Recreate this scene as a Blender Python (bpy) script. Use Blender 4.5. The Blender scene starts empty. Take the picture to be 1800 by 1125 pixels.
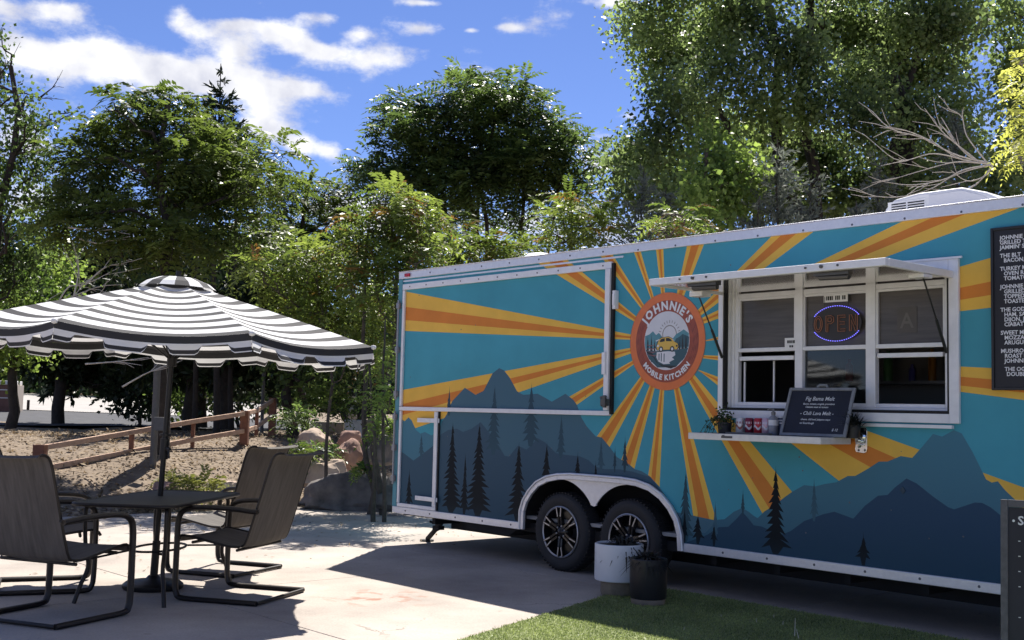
import bpy, bmesh, math, random
import numpy as np
from mathutils import Vector, Matrix
from mathutils.geometry import delaunay_2d_cdt

random.seed(7)
rng = np.random.default_rng(11)
S = bpy.context.scene
COL = S.collection
PI = math.pi
R_ = math.radians

# ------------------------------------------------------------------ camera
F_PX, PITCH, ROLL, EYE = 2054.71, R_(4.462), R_(1.3257), 1.4063
FW = np.array([0, math.cos(PITCH), math.sin(PITCH)])
_u0 = np.array([0, -math.sin(PITCH), math.cos(PITCH)])
RT = math.cos(ROLL)*np.array([1., 0, 0]) + math.sin(ROLL)*_u0
UP = -math.sin(ROLL)*np.array([1., 0, 0]) + math.cos(ROLL)*_u0
cam_d = bpy.data.cameras.new('camera')
cam = bpy.data.objects.new('camera', cam_d)
COL.objects.link(cam)
cam_d.sensor_fit = 'HORIZONTAL'
cam_d.sensor_width = 36
cam_d.lens = F_PX/1800*36
cam_d.clip_start = 0.1
cam_d.clip_end = 2000
cam.matrix_world = Matrix(((RT[0], UP[0], -FW[0], 0), (RT[1], UP[1], -FW[1], 0), (RT[2], UP[2], -FW[2], EYE), (0, 0, 0, 1)))
S.camera = cam

# ------------------------------------------------------------------ sky, sun, exposure
SUN_AZ, SUN_EL = R_(10.0), R_(54.0)
SUN_DIR = Vector((math.sin(SUN_AZ)*math.cos(SUN_EL), math.cos(SUN_AZ)*math.cos(SUN_EL), math.sin(SUN_EL)))
S.view_settings.view_transform = 'Standard'
S.view_settings.look = 'None'
S.view_settings.gamma = 1
S.view_settings.use_curve_mapping = False
S.view_settings.exposure = 1.36
W = bpy.data.worlds.new('World')
S.world = W
W.use_nodes = True


def px_dir(x, y):
    d = FW + RT*(x-900)/F_PX - UP*(y-562.5)/F_PX
    return d/np.linalg.norm(d)


def build_world():
    nt = W.node_tree
    N, L = nt.nodes, nt.links
    N.clear()
    out = N.new('ShaderNodeOutputWorld')
    bg = N.new('ShaderNodeBackground')
    bg.inputs['Strength'].default_value = 0.15
    L.new(bg.outputs[0], out.inputs[0])
    sky = N.new('ShaderNodeTexSky')
    sky.sky_type = 'NISHITA'
    sky.sun_disc = False
    sky.sun_elevation = SUN_EL
    sky.sun_rotation = SUN_AZ
    sky.altitude = 1500
    sky.air_density = 1.0
    sky.dust_density = 0.3
    sky.ozone_density = 3.0
    tint = N.new('ShaderNodeMix')
    tint.data_type = 'RGBA'
    tint.blend_type = 'MULTIPLY'
    tint.inputs[0].default_value = 1
    L.new(sky.outputs[0], tint.inputs[6])
    tint.inputs[7].default_value = (0.235, 0.25, 0.345, 1)
    tc = N.new('ShaderNodeTexCoord')

    def math_(op, a, b=None, c=None):
        n = N.new('ShaderNodeMath')
        n.operation = op
        for i, v in enumerate((a, b, c)):
            if v is None:
                continue
            if isinstance(v, (int, float)):
                n.inputs[i].default_value = v
            else:
                L.new(v, n.inputs[i])
        return n.outputs[0]
    # direction -> (azimuth, elevation)
    sep = N.new('ShaderNodeSeparateXYZ')
    L.new(tc.outputs['Generated'], sep.inputs[0])
    az = math_('ARCTAN2', sep.outputs[0], sep.outputs[1])
    el = math_('ARCSINE', sep.outputs[2])
    comb = N.new('ShaderNodeCombineXYZ')
    L.new(az, comb.inputs[0])
    L.new(el, comb.inputs[1])
    # drifting noise that ruffles every cloud edge
    nz = N.new('ShaderNodeTexNoise')
    nz.inputs['Scale'].default_value = 19
    nz.inputs['Detail'].default_value = 9
    nz.inputs['Roughness'].default_value = 0.62
    mp = N.new('ShaderNodeMapping')
    mp.inputs['Scale'].default_value = (0.75, 1.25, 1)
    L.new(comb.outputs[0], mp.inputs[0])
    L.new(mp.outputs[0], nz.inputs['Vector'])
    blobs = [(105, 112, 62, 22), (180, 98, 66, 34), (255, 128, 78, 34), (335, 142, 66, 28), (415, 128, 56, 38), (465, 160, 56, 34), (545, 160, 42, 14), (470, 200, 40, 20),
             (470, 226, 42, 20), (530, 255, 48, 20), (582, 268, 22, 20), (318, 28, 22, 24), (350, 52, 50, 20), (420, 42, 48, 10), (415, 84, 30, 20), (500, 54, 44, 18),
             (520, 82, 40, 15), (575, 92, 36, 18), (650, 98, 56, 22), (705, 92, 50, 28), (742, 52, 40, 11), (630, 60, 24, 12), (565, 33, 34, 11), (825, 53, 18, 5), (895, 50, 34, 8),
             (40, 18, 90, 22), (115, 14, 40, 13), (22, 72, 36, 28), (66, 90, 26, 16), (1105, 203, 20, 12), (1050, 290, 45, 24), (1090, 4, 40, 11), (20, 195, 60, 20), (50, 250, 70, 26),
             (745, 5, 30, 5), (620, 370, 120, 40), (1000, 400, 160, 40), (80, 360, 120, 46), (1560, 420, 120, 60), (905, 122, 8, 5)]
    acc = None
    for (x, y, rx, ry) in blobs:
        d = px_dir(x, y)
        a0, e0 = math.atan2(d[0], d[1]), math.asin(d[2])
        dx = math_('DIVIDE', math_('SUBTRACT', az, a0), rx/F_PX*1.0)
        dy = math_('DIVIDE', math_('SUBTRACT', el, e0), ry/F_PX*1.02)
        r2 = math_('ADD', math_('MULTIPLY', dx, dx), math_('MULTIPLY', dy, dy))
        g = math_('POWER', 2.718, math_('MULTIPLY', r2, -0.9))
        acc = g if acc is None else math_('ADD', acc, g)
    # the same fair-weather cumulus all round the sky, outside the frame too
    big = N.new('ShaderNodeTexNoise')
    big.inputs['Scale'].default_value = 3.2
    big.inputs['Detail'].default_value = 3
    L.new(tc.outputs['Generated'], big.inputs['Vector'])
    away = N.new('ShaderNodeMapRange')      # 0 in the part of the sky described by hand above
    L.new(math_('ABSOLUTE', az), away.inputs[0])
    away.inputs[1].default_value = 0.42
    away.inputs[2].default_value = 0.60
    cov = N.new('ShaderNodeMapRange')
    L.new(big.outputs[0], cov.inputs[0])
    cov.inputs[1].default_value = 0.50
    cov.inputs[2].default_value = 0.66
    up_ = N.new('ShaderNodeMapRange')
    L.new(el, up_.inputs[0])
    up_.inputs[1].default_value = 0.30
    up_.inputs[2].default_value = 0.45
    region = math_('MAXIMUM', away.outputs[0], up_.outputs[0])
    acc = math_('ADD', acc, math_('MULTIPLY', cov.outputs[0], region))
    field = math_('ADD', math_('MULTIPLY', acc, 0.95), math_('MULTIPLY', math_('SUBTRACT', nz.outputs[0], 0.5), 3.7))
    mask = N.new('ShaderNodeMapRange')
    mask.interpolation_type = 'SMOOTHSTEP'
    L.new(field, mask.inputs[0])
    mask.inputs[1].default_value = 0.26
    mask.inputs[2].default_value = 1.22
    # cloud body: bright crowns, greyer thin/low parts
    nz2 = N.new('ShaderNodeTexNoise')
    nz2.inputs['Scale'].default_value = 22
    nz2.inputs['Detail'].default_value = 5
    off = N.new('ShaderNodeMapping')
    off.inputs['Location'].default_value = (0.3, -0.25, 0)
    L.new(comb.outputs[0], off.inputs[0])
    L.new(off.outputs[0], nz2.inputs['Vector'])
    ramp = N.new('ShaderNodeValToRGB')
    L.new(nz2.outputs[0], ramp.inputs[0])
    ramp.color_ramp.elements[0].position = 0.36
    ramp.color_ramp.elements[0].color = (1.85, 1.9, 2.2, 1)
    ramp.color_ramp.elements[1].position = 0.6
    ramp.color_ramp.elements[1].color = (2.85, 2.85, 2.9, 1)
    mix = N.new('ShaderNodeMix')
    mix.data_type = 'RGBA'
    L.new(mask.outputs[0], mix.inputs[0])
    L.new(tint.outputs[2], mix.inputs[6])
    L.new(ramp.outputs[0], mix.inputs[7])
    L.new(mix.outputs[2], bg.inputs['Color'])


build_world()
sun_d = bpy.data.lights.new('sun', 'SUN')
sun_d.energy = 3.6
sun_d.angle = R_(0.5)
sun_d.color = (1.0, 0.95, 0.88)
sun = bpy.data.objects.new('sun', sun_d)
sun.rotation_mode = 'QUATERNION'
sun.rotation_quaternion = SUN_DIR.to_track_quat('Z', 'Y')
COL.objects.link(sun)

# ------------------------------------------------------------------ coordinate helpers
CAM = np.array([0, 0, EYE])
YAW = -0.8453
TO = np.array([-1.188, 12.356, 0.0])             # trailer origin: rear kerb-side corner on the ground
TU = np.array([math.cos(YAW), math.sin(YAW), 0])
TV = np.array([-math.sin(YAW), math.cos(YAW), 0])


def ray(x, y):
    return FW + RT*(x-900)/F_PX - UP*(y-562.5)/F_PX


def at(x, y, D):
    return CAM + ray(x, y)*D


def gnd(x, y, z=0.0):
    d = ray(x, y)
    return CAM + d*((z-EYE)/d[2])


def tuv(x, y, off=0.0):
    d = ray(x, y)
    P = CAM + d*(((TO+TV*off-CAM) @ TV)/(d @ TV))
    return float((P-TO) @ TU), float(P[2])


def uvw(u, v, z=0.0):
    return TO + TU*u + TV*v + np.array([0, 0, z])


# ------------------------------------------------------------------ materials
MATS = {}


def mat(name, col, rough=0.6, metal=0.0, var=0.0, vscale=8.0, bump=0.0, bscale=40.0, spec=0.5, col2=None, emit=None, detail=4, coat=0.0):
    if name in MATS:
        return MATS[name]
    m = bpy.data.materials.new(name)
    m.use_nodes = True
    nt = m.node_tree
    b = nt.nodes['Principled BSDF']
    b.inputs['Base Color'].default_value = (*col, 1)
    b.inputs['Roughness'].default_value = rough
    b.inputs['Metallic'].default_value = metal
    b.inputs['Specular IOR Level'].default_value = spec
    if coat:
        b.inputs['Coat Weight'].default_value = coat
        b.inputs['Coat Roughness'].default_value = 0.1
    tc = nt.nodes.new('ShaderNodeTexCoord')
    if var or col2:
        nz = nt.nodes.new('ShaderNodeTexNoise')
        nz.inputs['Scale'].default_value = vscale
        nz.inputs['Detail'].default_value = detail
        nz.inputs['Roughness'].default_value = 0.6
        nt.links.new(tc.outputs['Object'], nz.inputs['Vector'])
        rp = nt.nodes.new('ShaderNodeValToRGB')
        rp.color_ramp.elements[0].position = 0.3
        rp.color_ramp.elements[1].position = 0.7
        c2 = col2 or tuple(min(1, c*(1+var)) for c in col)
        c1 = col if col2 else tuple(c*(1-var) for c in col)
        rp.color_ramp.elements[0].color = (*c1, 1)
        rp.color_ramp.elements[1].color = (*c2, 1)
        nt.links.new(nz.outputs[0], rp.inputs[0])
        nt.links.new(rp.outputs[0], b.inputs['Base Color'])
    if bump:
        nb = nt.nodes.new('ShaderNodeTexNoise')
        nb.inputs['Scale'].default_value = bscale
        nb.inputs['Detail'].default_value = 6
        nt.links.new(tc.outputs['Object'], nb.inputs['Vector'])
        bp = nt.nodes.new('ShaderNodeBump')
        bp.inputs['Strength'].default_value = bump
        bp.inputs['Distance'].default_value = 0.02
        nt.links.new(nb.outputs[0], bp.inputs['Height'])
        nt.links.new(bp.outputs[0], b.inputs['Normal'])
    if emit:
        b.inputs['Emission Color'].default_value = (*emit[0], 1)
        b.inputs['Emission Strength'].default_value = emit[1]
    MATS[name] = m
    return m


def mat_ramp_z(name, stops, rough=0.35, grain=0.06):
    """Painted vertical blend: colour by height on the panel (a spray-painted fade)."""
    m = bpy.data.materials.new(name)
    m.use_nodes = True
    nt = m.node_tree
    b = nt.nodes['Principled BSDF']
    b.inputs['Roughness'].default_value = 0.5
    b.inputs['Specular IOR Level'].default_value = 0.12
    tc = nt.nodes.new('ShaderNodeTexCoord')
    sp = nt.nodes.new('ShaderNodeSeparateXYZ')
    nt.links.new(tc.outputs['Object'], sp.inputs[0])
    mr = nt.nodes.new('ShaderNodeMapRange')
    z0, z1 = stops[0][0], stops[-1][0]
    mr.inputs[1].default_value, mr.inputs[2].default_value = z0, z1
    nz = nt.nodes.new('ShaderNodeTexNoise')
    nz.inputs['Scale'].default_value = 3
    nz.inputs['Detail'].default_value = 5
    nt.links.new(tc.outputs['Object'], nz.inputs['Vector'])
    ma = nt.nodes.new('ShaderNodeMath')
    ma.operation = 'MULTIPLY_ADD'
    nt.links.new(nz.outputs[0], ma.inputs[0])
    ma.inputs[1].default_value = grain*2
    nt.links.new(sp.outputs[2], ma.inputs[2])
    nt.links.new(ma.outputs[0], mr.inputs[0])
    rp = nt.nodes.new('ShaderNodeValToRGB')
    while len(rp.color_ramp.elements) < len(stops):
        rp.color_ramp.elements.new(0.5)
    for e, (z, c) in zip(rp.color_ramp.elements, stops):
        e.position = (z-z0)/(z1-z0)
        e.color = (*c, 1)
    nt.links.new(mr.outputs[0], rp.inputs[0])
    nt.links.new(rp.outputs[0], b.inputs['Base Color'])
    return m


def srgb(r, g, b, k=1.0):
    f = lambda c: ((c/255+0.055)/1.055)**2.4 if c > 10 else c/255/12.92
    return tuple(f(c)*k for c in (r, g, b))


def mat_leaf(name, dark, light, trans=0.35, rough=0.5):
    m = bpy.data.materials.new(name)
    m.use_nodes = True
    nt = m.node_tree
    nt.nodes.clear()
    out = nt.nodes.new('ShaderNodeOutputMaterial')
    at_ = nt.nodes.new('ShaderNodeAttribute')
    at_.attribute_name = 'tint'
    rp = nt.nodes.new('ShaderNodeValToRGB')
    rp.color_ramp.elements[0].color = (*dark, 1)
    rp.color_ramp.elements[1].color = (*light, 1)
    nt.links.new(at_.outputs['Fac'], rp.inputs[0])
    pr = nt.nodes.new('ShaderNodeBsdfPrincipled')
    pr.inputs['Roughness'].default_value = rough
    pr.inputs['Specular IOR Level'].default_value = 0.3
    tr_ = nt.nodes.new('ShaderNodeBsdfTranslucent')
    hs = nt.nodes.new('ShaderNodeHueSaturation')
    hs.inputs['Hue'].default_value = 0.503
    hs.inputs['Saturation'].default_value = 1.1
    hs.inputs['Value'].default_value = 2.3
    nt.links.new(rp.outputs[0], pr.inputs['Base Color'])
    nt.links.new(rp.outputs[0], hs.inputs['Color'])
    nt.links.new(hs.outputs[0], tr_.inputs['Color'])
    mx = nt.nodes.new('ShaderNodeMixShader')
    mx.inputs[0].default_value = trans
    nt.links.new(pr.outputs[0], mx.inputs[1])
    nt.links.new(tr_.outputs[0], mx.inputs[2])
    nt.links.new(mx.outputs[0], out.inputs[0])
    return m


# ------------------------------------------------------------------ mesh builder
class MB:
    def __init__(self):
        self.v, self.f, self.m = [], [], []

    def add(self, vs, fs, mi=0):
        o = len(self.v)
        self.v += [tuple(map(float, p)) for p in vs]
        self.f += [tuple(i+o for i in f) for f in fs]
        self.m += [mi]*len(fs)
        return self

    def box(self, x0, x1, y0, y1, z0, z1, mi=0):
        return self.add([(x, y, z) for z in (z0, z1) for y in (y0, y1) for x in (x0, x1)],
                        [(0, 2, 3, 1), (4, 5, 7, 6), (0, 1, 5, 4), (2, 6, 7, 3), (0, 4, 6, 2), (1, 3, 7, 5)], mi)

    def beam(self, a, b, w, h, mi=0, up=(0, 0, 1)):
        a, b = np.array(a, float), np.array(b, float)
        d = (b-a)/np.linalg.norm(b-a)
        up = np.array(up, float)
        s = np.cross(d, up)
        s /= np.linalg.norm(s)
        t = np.cross(s, d)
        vs = [p+s*sx*w/2+t*sy*h/2 for p in (a, b) for sx, sy in ((-1, -1), (1, -1), (1, 1), (-1, 1))]
        return self.add(vs, [(0, 1, 2, 3), (7, 6, 5, 4), (0, 4, 5, 1), (1, 5, 6, 2), (2, 6, 7, 3), (3, 7, 4, 0)], mi)

    def tube(self, pts, r, n=8, mi=0, flat=1.0, cap=True):
        pts = [np.array(p, float) for p in pts]
        k = len(pts)
        rs = [r]*k if np.isscalar(r) else list(r)
        tang = []
        for i in range(k):
            d = pts[min(i+1, k-1)]-pts[max(i-1, 0)]
            tang.append(d/(np.linalg.norm(d)+1e-9))
        ref = np.array([0, 0, 1.]) if abs(tang[0][2]) < 0.9 else np.array([1., 0, 0])
        vs = []
        for i in range(k):
            s = np.cross(tang[i], ref)
            s /= np.linalg.norm(s)+1e-9
            ref = np.cross(s, tang[i])
            for j in range(n):
                a = 2*PI*j/n
                vs.append(pts[i]+(s*math.cos(a)*flat+ref*math.sin(a))*rs[i])
        fs = [(i*n+j, i*n+(j+1) % n, (i+1)*n+(j+1) % n, (i+1)*n+j) for i in range(k-1) for j in range(n)]
        if cap:
            fs += [tuple(range(n))[::-1], tuple((k-1)*n+j for j in range(n))]
        return self.add(vs, fs, mi)

    def lathe(self, prof, c=(0, 0, 0), axis='z', n=24, mi=0):
        vs = []
        for r, h in prof:
            for j in range(n):
                a = 2*PI*j/n
                x, y = r*math.cos(a), r*math.sin(a)
                vs.append((c[0]+x, c[1]+y, c[2]+h) if axis == 'z' else (c[0]+x, c[1]+h, c[2]+y))
        fs = [(i*n+j, i*n+(j+1) % n, (i+1)*n+(j+1) % n, (i+1)*n+j) for i in range(len(prof)-1) for j in range(n)]
        if axis != 'z':
            fs = [f[::-1] for f in fs]
        return self.add(vs, fs, mi)

    def prism(self, poly, y0, y1, mi=0, mside=None):
        """polygon in x-z, from y0 (front, towards -y) to y1"""
        k = len(poly)
        vs = [(x, y0, z) for x, z in poly]+[(x, y1, z) for x, z in poly]
        self.add(vs, [tuple(range(k)), tuple(range(2*k-1, k-1, -1))], mi)
        o = len(self.v)-2*k
        for i in range(k):
            j = (i+1) % k
            self.f.append((o+i, o+k+i, o+k+j, o+j))
            self.m.append(mi if mside is None else mside)
        return self

    def strip(self, path, w, y0, y1, mi=0):
        """flat bar following a path in x-z, width w to the inside (left of travel)"""
        P = np.array(path, float)
        T = np.gradient(P, axis=0)
        T /= np.linalg.norm(T, axis=1)[:, None]
        Nn = np.stack([-T[:, 1], T[:, 0]], 1)
        Q = P+Nn*w
        for i in range(len(P)-1):
            self.prism([tuple(P[i]), tuple(P[i+1]), tuple(Q[i+1]), tuple(Q[i])], y0, y1, mi)
        return self

    def build(self, name, mats, parent=None, smooth=None, bevel=0.0, recalc=False, loc=None, rotz=0.0):
        me = bpy.data.meshes.new(name)
        me.from_pydata(self.v, [], self.f)
        if not isinstance(mats, (list, tuple)):
            mats = [mats]
        for m in mats:
            me.materials.append(m)
        me.polygons.foreach_set('material_index', self.m)
        if recalc:
            bm = bmesh.new()
            bm.from_mesh(me)
            bmesh.ops.recalc_face_normals(bm, faces=bm.faces)
            bm.to_mesh(me)
            bm.free()
        if smooth:
            me.shade_smooth()
            me.set_sharp_from_angle(angle=R_(smooth))
        o = bpy.data.objects.new(name, me)
        COL.objects.link(o)
        if bevel:
            b = o.modifiers.new('bevel', 'BEVEL')
            b.width = bevel
            b.segments = 2
            b.limit_method = 'ANGLE'
        if parent:
            o.parent = parent
        if loc is not None:
            o.location = loc
            o.rotation_euler = (0, 0, rotz)
        return o


def tag(o, label, cat, group=None, kind=None):
    o['label'] = label
    o['category'] = cat
    if group:
        o['group'] = group
    if kind:
        o['kind'] = kind
    return o


def structure(o):
    o['kind'] = 'structure'
    return o


def thing(name, label, cat, loc=(0, 0, 0), rotz=0.0, group=None):
    o = bpy.data.objects.new(name, None)
    o.empty_display_size = 0.2
    COL.objects.link(o)
    o.location = loc
    o.rotation_euler = (0, 0, rotz)
    return tag(o, label, cat, group)


def dup(root, loc, rotz, label=None):
    r = root.copy()
    COL.objects.link(r)
    r.location = loc
    r.rotation_euler = (0, 0, rotz)
    if label:
        r['label'] = label
    for ch in list(root.children):
        c = ch.copy()
        COL.objects.link(c)
        c.parent = r
        for g in list(ch.children):
            d = g.copy()
            COL.objects.link(d)
            d.parent = c
    return r


def text2d(body, size, align='LEFT', bold=0.0, line=1.0, shear=0.0):
    cu = bpy.data.curves.new('lettering', 'FONT')
    cu.body = body
    cu.size = size
    cu.align_x = align
    cu.offset = bold
    cu.space_line = line
    cu.shear = shear
    cu.resolution_u = 2
    o = bpy.data.objects.new('lettering', cu)
    COL.objects.link(o)
    bpy.context.view_layer.update()
    me = bpy.data.meshes.new_from_object(o.evaluated_get(bpy.context.evaluated_depsgraph_get()))
    vs = np.array([v.co[:] for v in me.vertices]) if len(me.vertices) else np.zeros((0, 3))
    fs = [tuple(p.vertices) for p in me.polygons]
    bpy.data.objects.remove(o)
    bpy.data.curves.remove(cu)
    bpy.data.meshes.remove(me)
    return vs, fs


def put_text(mb, body, size, origin, right, up, mi=0, **k):
    vs, fs = text2d(body, size, **k)
    o, r, u = (np.array(a, float) for a in (origin, right, up))
    mb.add([o+r*v[0]+u*v[1] for v in vs], fs, mi)


# ------------------------------------------------------------------ flat painted arrangement (mural): later shapes cover earlier ones
def ccw(p):
    a = sum(p[i][0]*p[(i+1) % len(p)][1]-p[(i+1) % len(p)][0]*p[i][1] for i in range(len(p)))
    return p if a > 0 else p[::-1]


def arrange(elems):
    vs, faces = [], []
    for _, poly in elems:
        poly = ccw([tuple(q) for q in poly])
        o = len(vs)
        vs += [Vector(q) for q in poly]
        faces.append(list(range(o, o+len(poly))))
    V, _, Fc, _, _, OF = delaunay_2d_cdt(vs, [], faces, 1, 1e-5)
    res = [[] for _ in elems]
    for f, of in zip(Fc, OF):
        if of:
            res[max(of)].append(f)
    return V, res


def emit(V, faces, y=0.0):
    mb = MB()
    idx = {}
    for f in faces:
        for i in f:
            if i not in idx:
                idx[i] = len(mb.v)
                mb.v.append((V[i][0], y, V[i][1]))
        mb.f.append(tuple(idx[i] for i in f))
        mb.m.append(0)
    return mb


# ================================================================== GROUND
def ground_z(x, y):
    x, y = np.asarray(x, float), np.asarray(y, float)
    u = (x-TO[0])*TU[0]+(y-TO[1])*TU[1]
    s = -u-4.3
    t = np.clip((s-0.1)/4.6, 0, 1)
    z = 0.78*t*t*(3-2*t)
    far = np.clip(s-16, 0, None)
    z = z+np.minimum(far*0.030, 3.0)
    bumps = 0.05*np.sin(x*1.7+y*0.6)*np.sin(y*1.3-x*0.5)+0.03*np.sin(x*3.9)*np.sin(y*3.1)
    return z+bumps*np.clip(s/2, 0, 1)*np.clip((22-s)/6, 0, 1)-0.14*np.clip((0.05-s)/0.3, 0, 1)


m_mulch = mat('mulch_soil', (0.13, 0.095, 0.065), 0.95, var=0.0, vscale=5, bump=0.9, bscale=22, col2=(0.26, 0.20, 0.14), detail=8)
m_grnd = m_mulch


def build_ground():
    xs = np.concatenate([np.linspace(-400, -40, 14), np.linspace(-38, 30, 137), np.linspace(34, 400, 14)])
    ys = np.concatenate([np.linspace(-300, 2, 12), np.linspace(4, 60, 113), np.linspace(64, 600, 20)])
    X, Y = np.meshgrid(xs, ys)
    Z = ground_z(X, Y)
    n, k = X.shape
    mb = MB()
    mb.v = list(zip(X.ravel().tolist(), Y.ravel().tolist(), Z.ravel().tolist()))
    mb.f = [(i*k+j, i*k+j+1, (i+1)*k+j+1, (i+1)*k+j) for i in range(n-1) for j in range(k-1)]
    mb.m = [0]*len(mb.f)
    structure(mb.build('ground', m_mulch, smooth=180))


build_ground()

m_conc = bpy.data.materials.new('patio_concrete')
m_conc.use_nodes = True


def conc_nodes(m, base, dark):
    nt = m.node_tree
    b = nt.nodes['Principled BSDF']
    b.inputs['Roughness'].default_value = 0.85
    g = nt.nodes.new('ShaderNodeNewGeometry')
    n1 = nt.nodes.new('ShaderNodeTexNoise')
    n1.inputs['Scale'].default_value = 0.9
    n1.inputs['Detail'].default_value = 7
    n1.inputs['Roughness'].default_value = 0.65
    n2 = nt.nodes.new('ShaderNodeTexNoise')
    n2.inputs['Scale'].default_value = 60
    n2.inputs['Detail'].default_value = 4
    r1 = nt.nodes.new('ShaderNodeValToRGB')
    r1.color_ramp.elements[0].position, r1.color_ramp.elements[1].position = 0.3, 0.68
    r1.color_ramp.elements[0].color, r1.color_ramp.elements[1].color = (*dark, 1), (*base, 1)
    mx = nt.nodes.new('ShaderNodeMix')
    mx.data_type = 'RGBA'
    mx.blend_type = 'OVERLAY'
    mx.inputs[0].default_value = 0.25
    for n in (n1, n2):
        nt.links.new(g.outputs['Position'], n.inputs['Vector'])
    nt.links.new(n1.outputs[0], r1.inputs[0])
    nt.links.new(r1.outputs[0], mx.inputs[6])
    nt.links.new(n2.outputs[0], mx.inputs[7])
    # rusty drip stains
    n3 = nt.nodes.new('ShaderNodeTexNoise')
    n3.inputs['Scale'].default_value = 6
    n3.inputs['Detail'].default_value = 8
    nt.links.new(g.outputs['Position'], n3.inputs['Vector'])
    sp = nt.nodes.new('ShaderNodeVectorMath')
    sp.operation = 'DOT_PRODUCT'
    nt.links.new(g.outputs['Position'], sp.inputs[0])
    sp.inputs[1].default_value = (TU[0]*0.5+TV[0]*-0.0+0.62, TU[1]*0.5-0.78*0.0+0.1, 0)
    dv = nt.nodes.new('ShaderNodeVectorMath')
    dv.operation = 'DISTANCE'
    nt.links.new(g.outputs['Position'], dv.inputs[0])
    dv.inputs[1].default_value = (-0.95, 8.85, 0)
    mr = nt.nodes.new('ShaderNodeMapRange')
    nt.links.new(dv.outputs['Value'], mr.inputs[0])
    mr.inputs[1].default_value, mr.inputs[2].default_value = 0.55, 0.1
    cr = nt.nodes.new('ShaderNodeMapRange')
    nt.links.new(n3.outputs[0], cr.inputs[0])
    cr.inputs[1].default_value, cr.inputs[2].default_value = 0.52, 0.62
    mu = nt.nodes.new('ShaderNodeMath')
    mu.operation = 'MULTIPLY'
    nt.links.new(mr.outputs[0], mu.inputs[0])
    nt.links.new(cr.outputs[0], mu.inputs[1])
    mx2 = nt.nodes.new('ShaderNodeMix')
    mx2.data_type = 'RGBA'
    nt.links.new(mu.outputs[0], mx2.inputs[0])
    nt.links.new(mx.outputs[2], mx2.inputs[6])
    mx2.inputs[7].default_value = (0.30, 0.15, 0.10, 1)
    vo = nt.nodes.new('ShaderNodeTexVoronoi')
    vo.feature = 'DISTANCE_TO_EDGE'
    vo.inputs['Scale'].default_value = .55
    wob = nt.nodes.new('ShaderNodeVectorMath')
    wob.operation = 'MULTIPLY_ADD'
    nt.links.new(n3.outputs['Color'], wob.inputs[0])
    wob.inputs[1].default_value = (.35, .35, 0)
    nt.links.new(g.outputs['Position'], wob.inputs[2])
    nt.links.new(wob.outputs[0], vo.inputs['Vector'])
    ck = nt.nodes.new('ShaderNodeMapRange')
    nt.links.new(vo.outputs['Distance'], ck.inputs[0])
    ck.inputs[1].default_value, ck.inputs[2].default_value = .0035, .0015
    gate = nt.nodes.new('ShaderNodeMapRange')
    nt.links.new(n1.outputs[0], gate.inputs[0])
    gate.inputs[1].default_value, gate.inputs[2].default_value = .55, .70
    cm = nt.nodes.new('ShaderNodeMath')
    cm.operation = 'MULTIPLY'
    nt.links.new(ck.outputs[0], cm.inputs[0])
    nt.links.new(gate.outputs[0], cm.inputs[1])
    n4 = nt.nodes.new('ShaderNodeTexNoise')
    n4.inputs['Scale'].default_value = 9
    n4.inputs['Detail'].default_value = 3
    nt.links.new(g.outputs['Position'], n4.inputs['Vector'])
    sp4 = nt.nodes.new('ShaderNodeMapRange')
    nt.links.new(n4.outputs[0], sp4.inputs[0])
    sp4.inputs[1].default_value, sp4.inputs[2].default_value = .68, .76
    sp4.inputs[4].default_value = .45
    dm = nt.nodes.new('ShaderNodeMath')
    dm.operation = 'MAXIMUM'
    nt.links.new(cm.outputs[0], dm.inputs[0])
    nt.links.new(sp4.outputs[0], dm.inputs[1])
    mx3 = nt.nodes.new('ShaderNodeMix')
    mx3.data_type = 'RGBA'
    nt.links.new(dm.outputs[0], mx3.inputs[0])
    nt.links.new(mx2.outputs[2], mx3.inputs[6])
    mx3.inputs[7].default_value = (.11, .095, .08, 1)
    nt.links.new(mx3.outputs[2], b.inputs['Base Color'])
    bp = nt.nodes.new('ShaderNodeBump')
    bp.inputs['Strength'].default_value = 0.25
    bp.inputs['Distance'].default_value = 0.01
    nt.links.new(n2.outputs[0], bp.inputs['Height'])
    nt.links.new(bp.outputs[0], b.inputs['Normal'])


conc_nodes(m_conc, (0.47, 0.41, 0.35), (0.29, 0.25, 0.215))
m_joint = mat('joint_dirt', (0.10, 0.085, 0.07), 0.95)


def build_patio():
    base = MB()
    base.box(-4.28, 15.2, -12.2, 14.7, -0.16, -0.012)
    pat = structure(base.build('patio', m_joint, loc=TO, rotz=YAW))
    pat['label'] = 'pale concrete patio in large slabs with dark joints'
    us = [-4.30, -1.25, 1.8, 4.85, 7.9, 10.95, 15.2]
    vs = [-12.24, -9.24, -6.24, -3.24, -0.24, 2.76, 5.76, 8.76, 11.76, 14.7]
    for i in range(len(us)-1):
        for j in range(len(vs)-1):
            b = MB()
            b.box(us[i]+.004, us[i+1]-.004, vs[j]+.004, vs[j+1]-.004, -0.010, 0.0)
            b.build('slab', m_conc, pat, bevel=0.005)


build_patio()

m_asph = mat('asphalt', (0.055, 0.055, 0.058), 0.9, var=0.25, vscale=3, bump=0.3, bscale=80)
m_drive = mat('drive_concrete', (0.36, 0.34, 0.31), 0.9, var=0.12, vscale=2)


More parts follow.
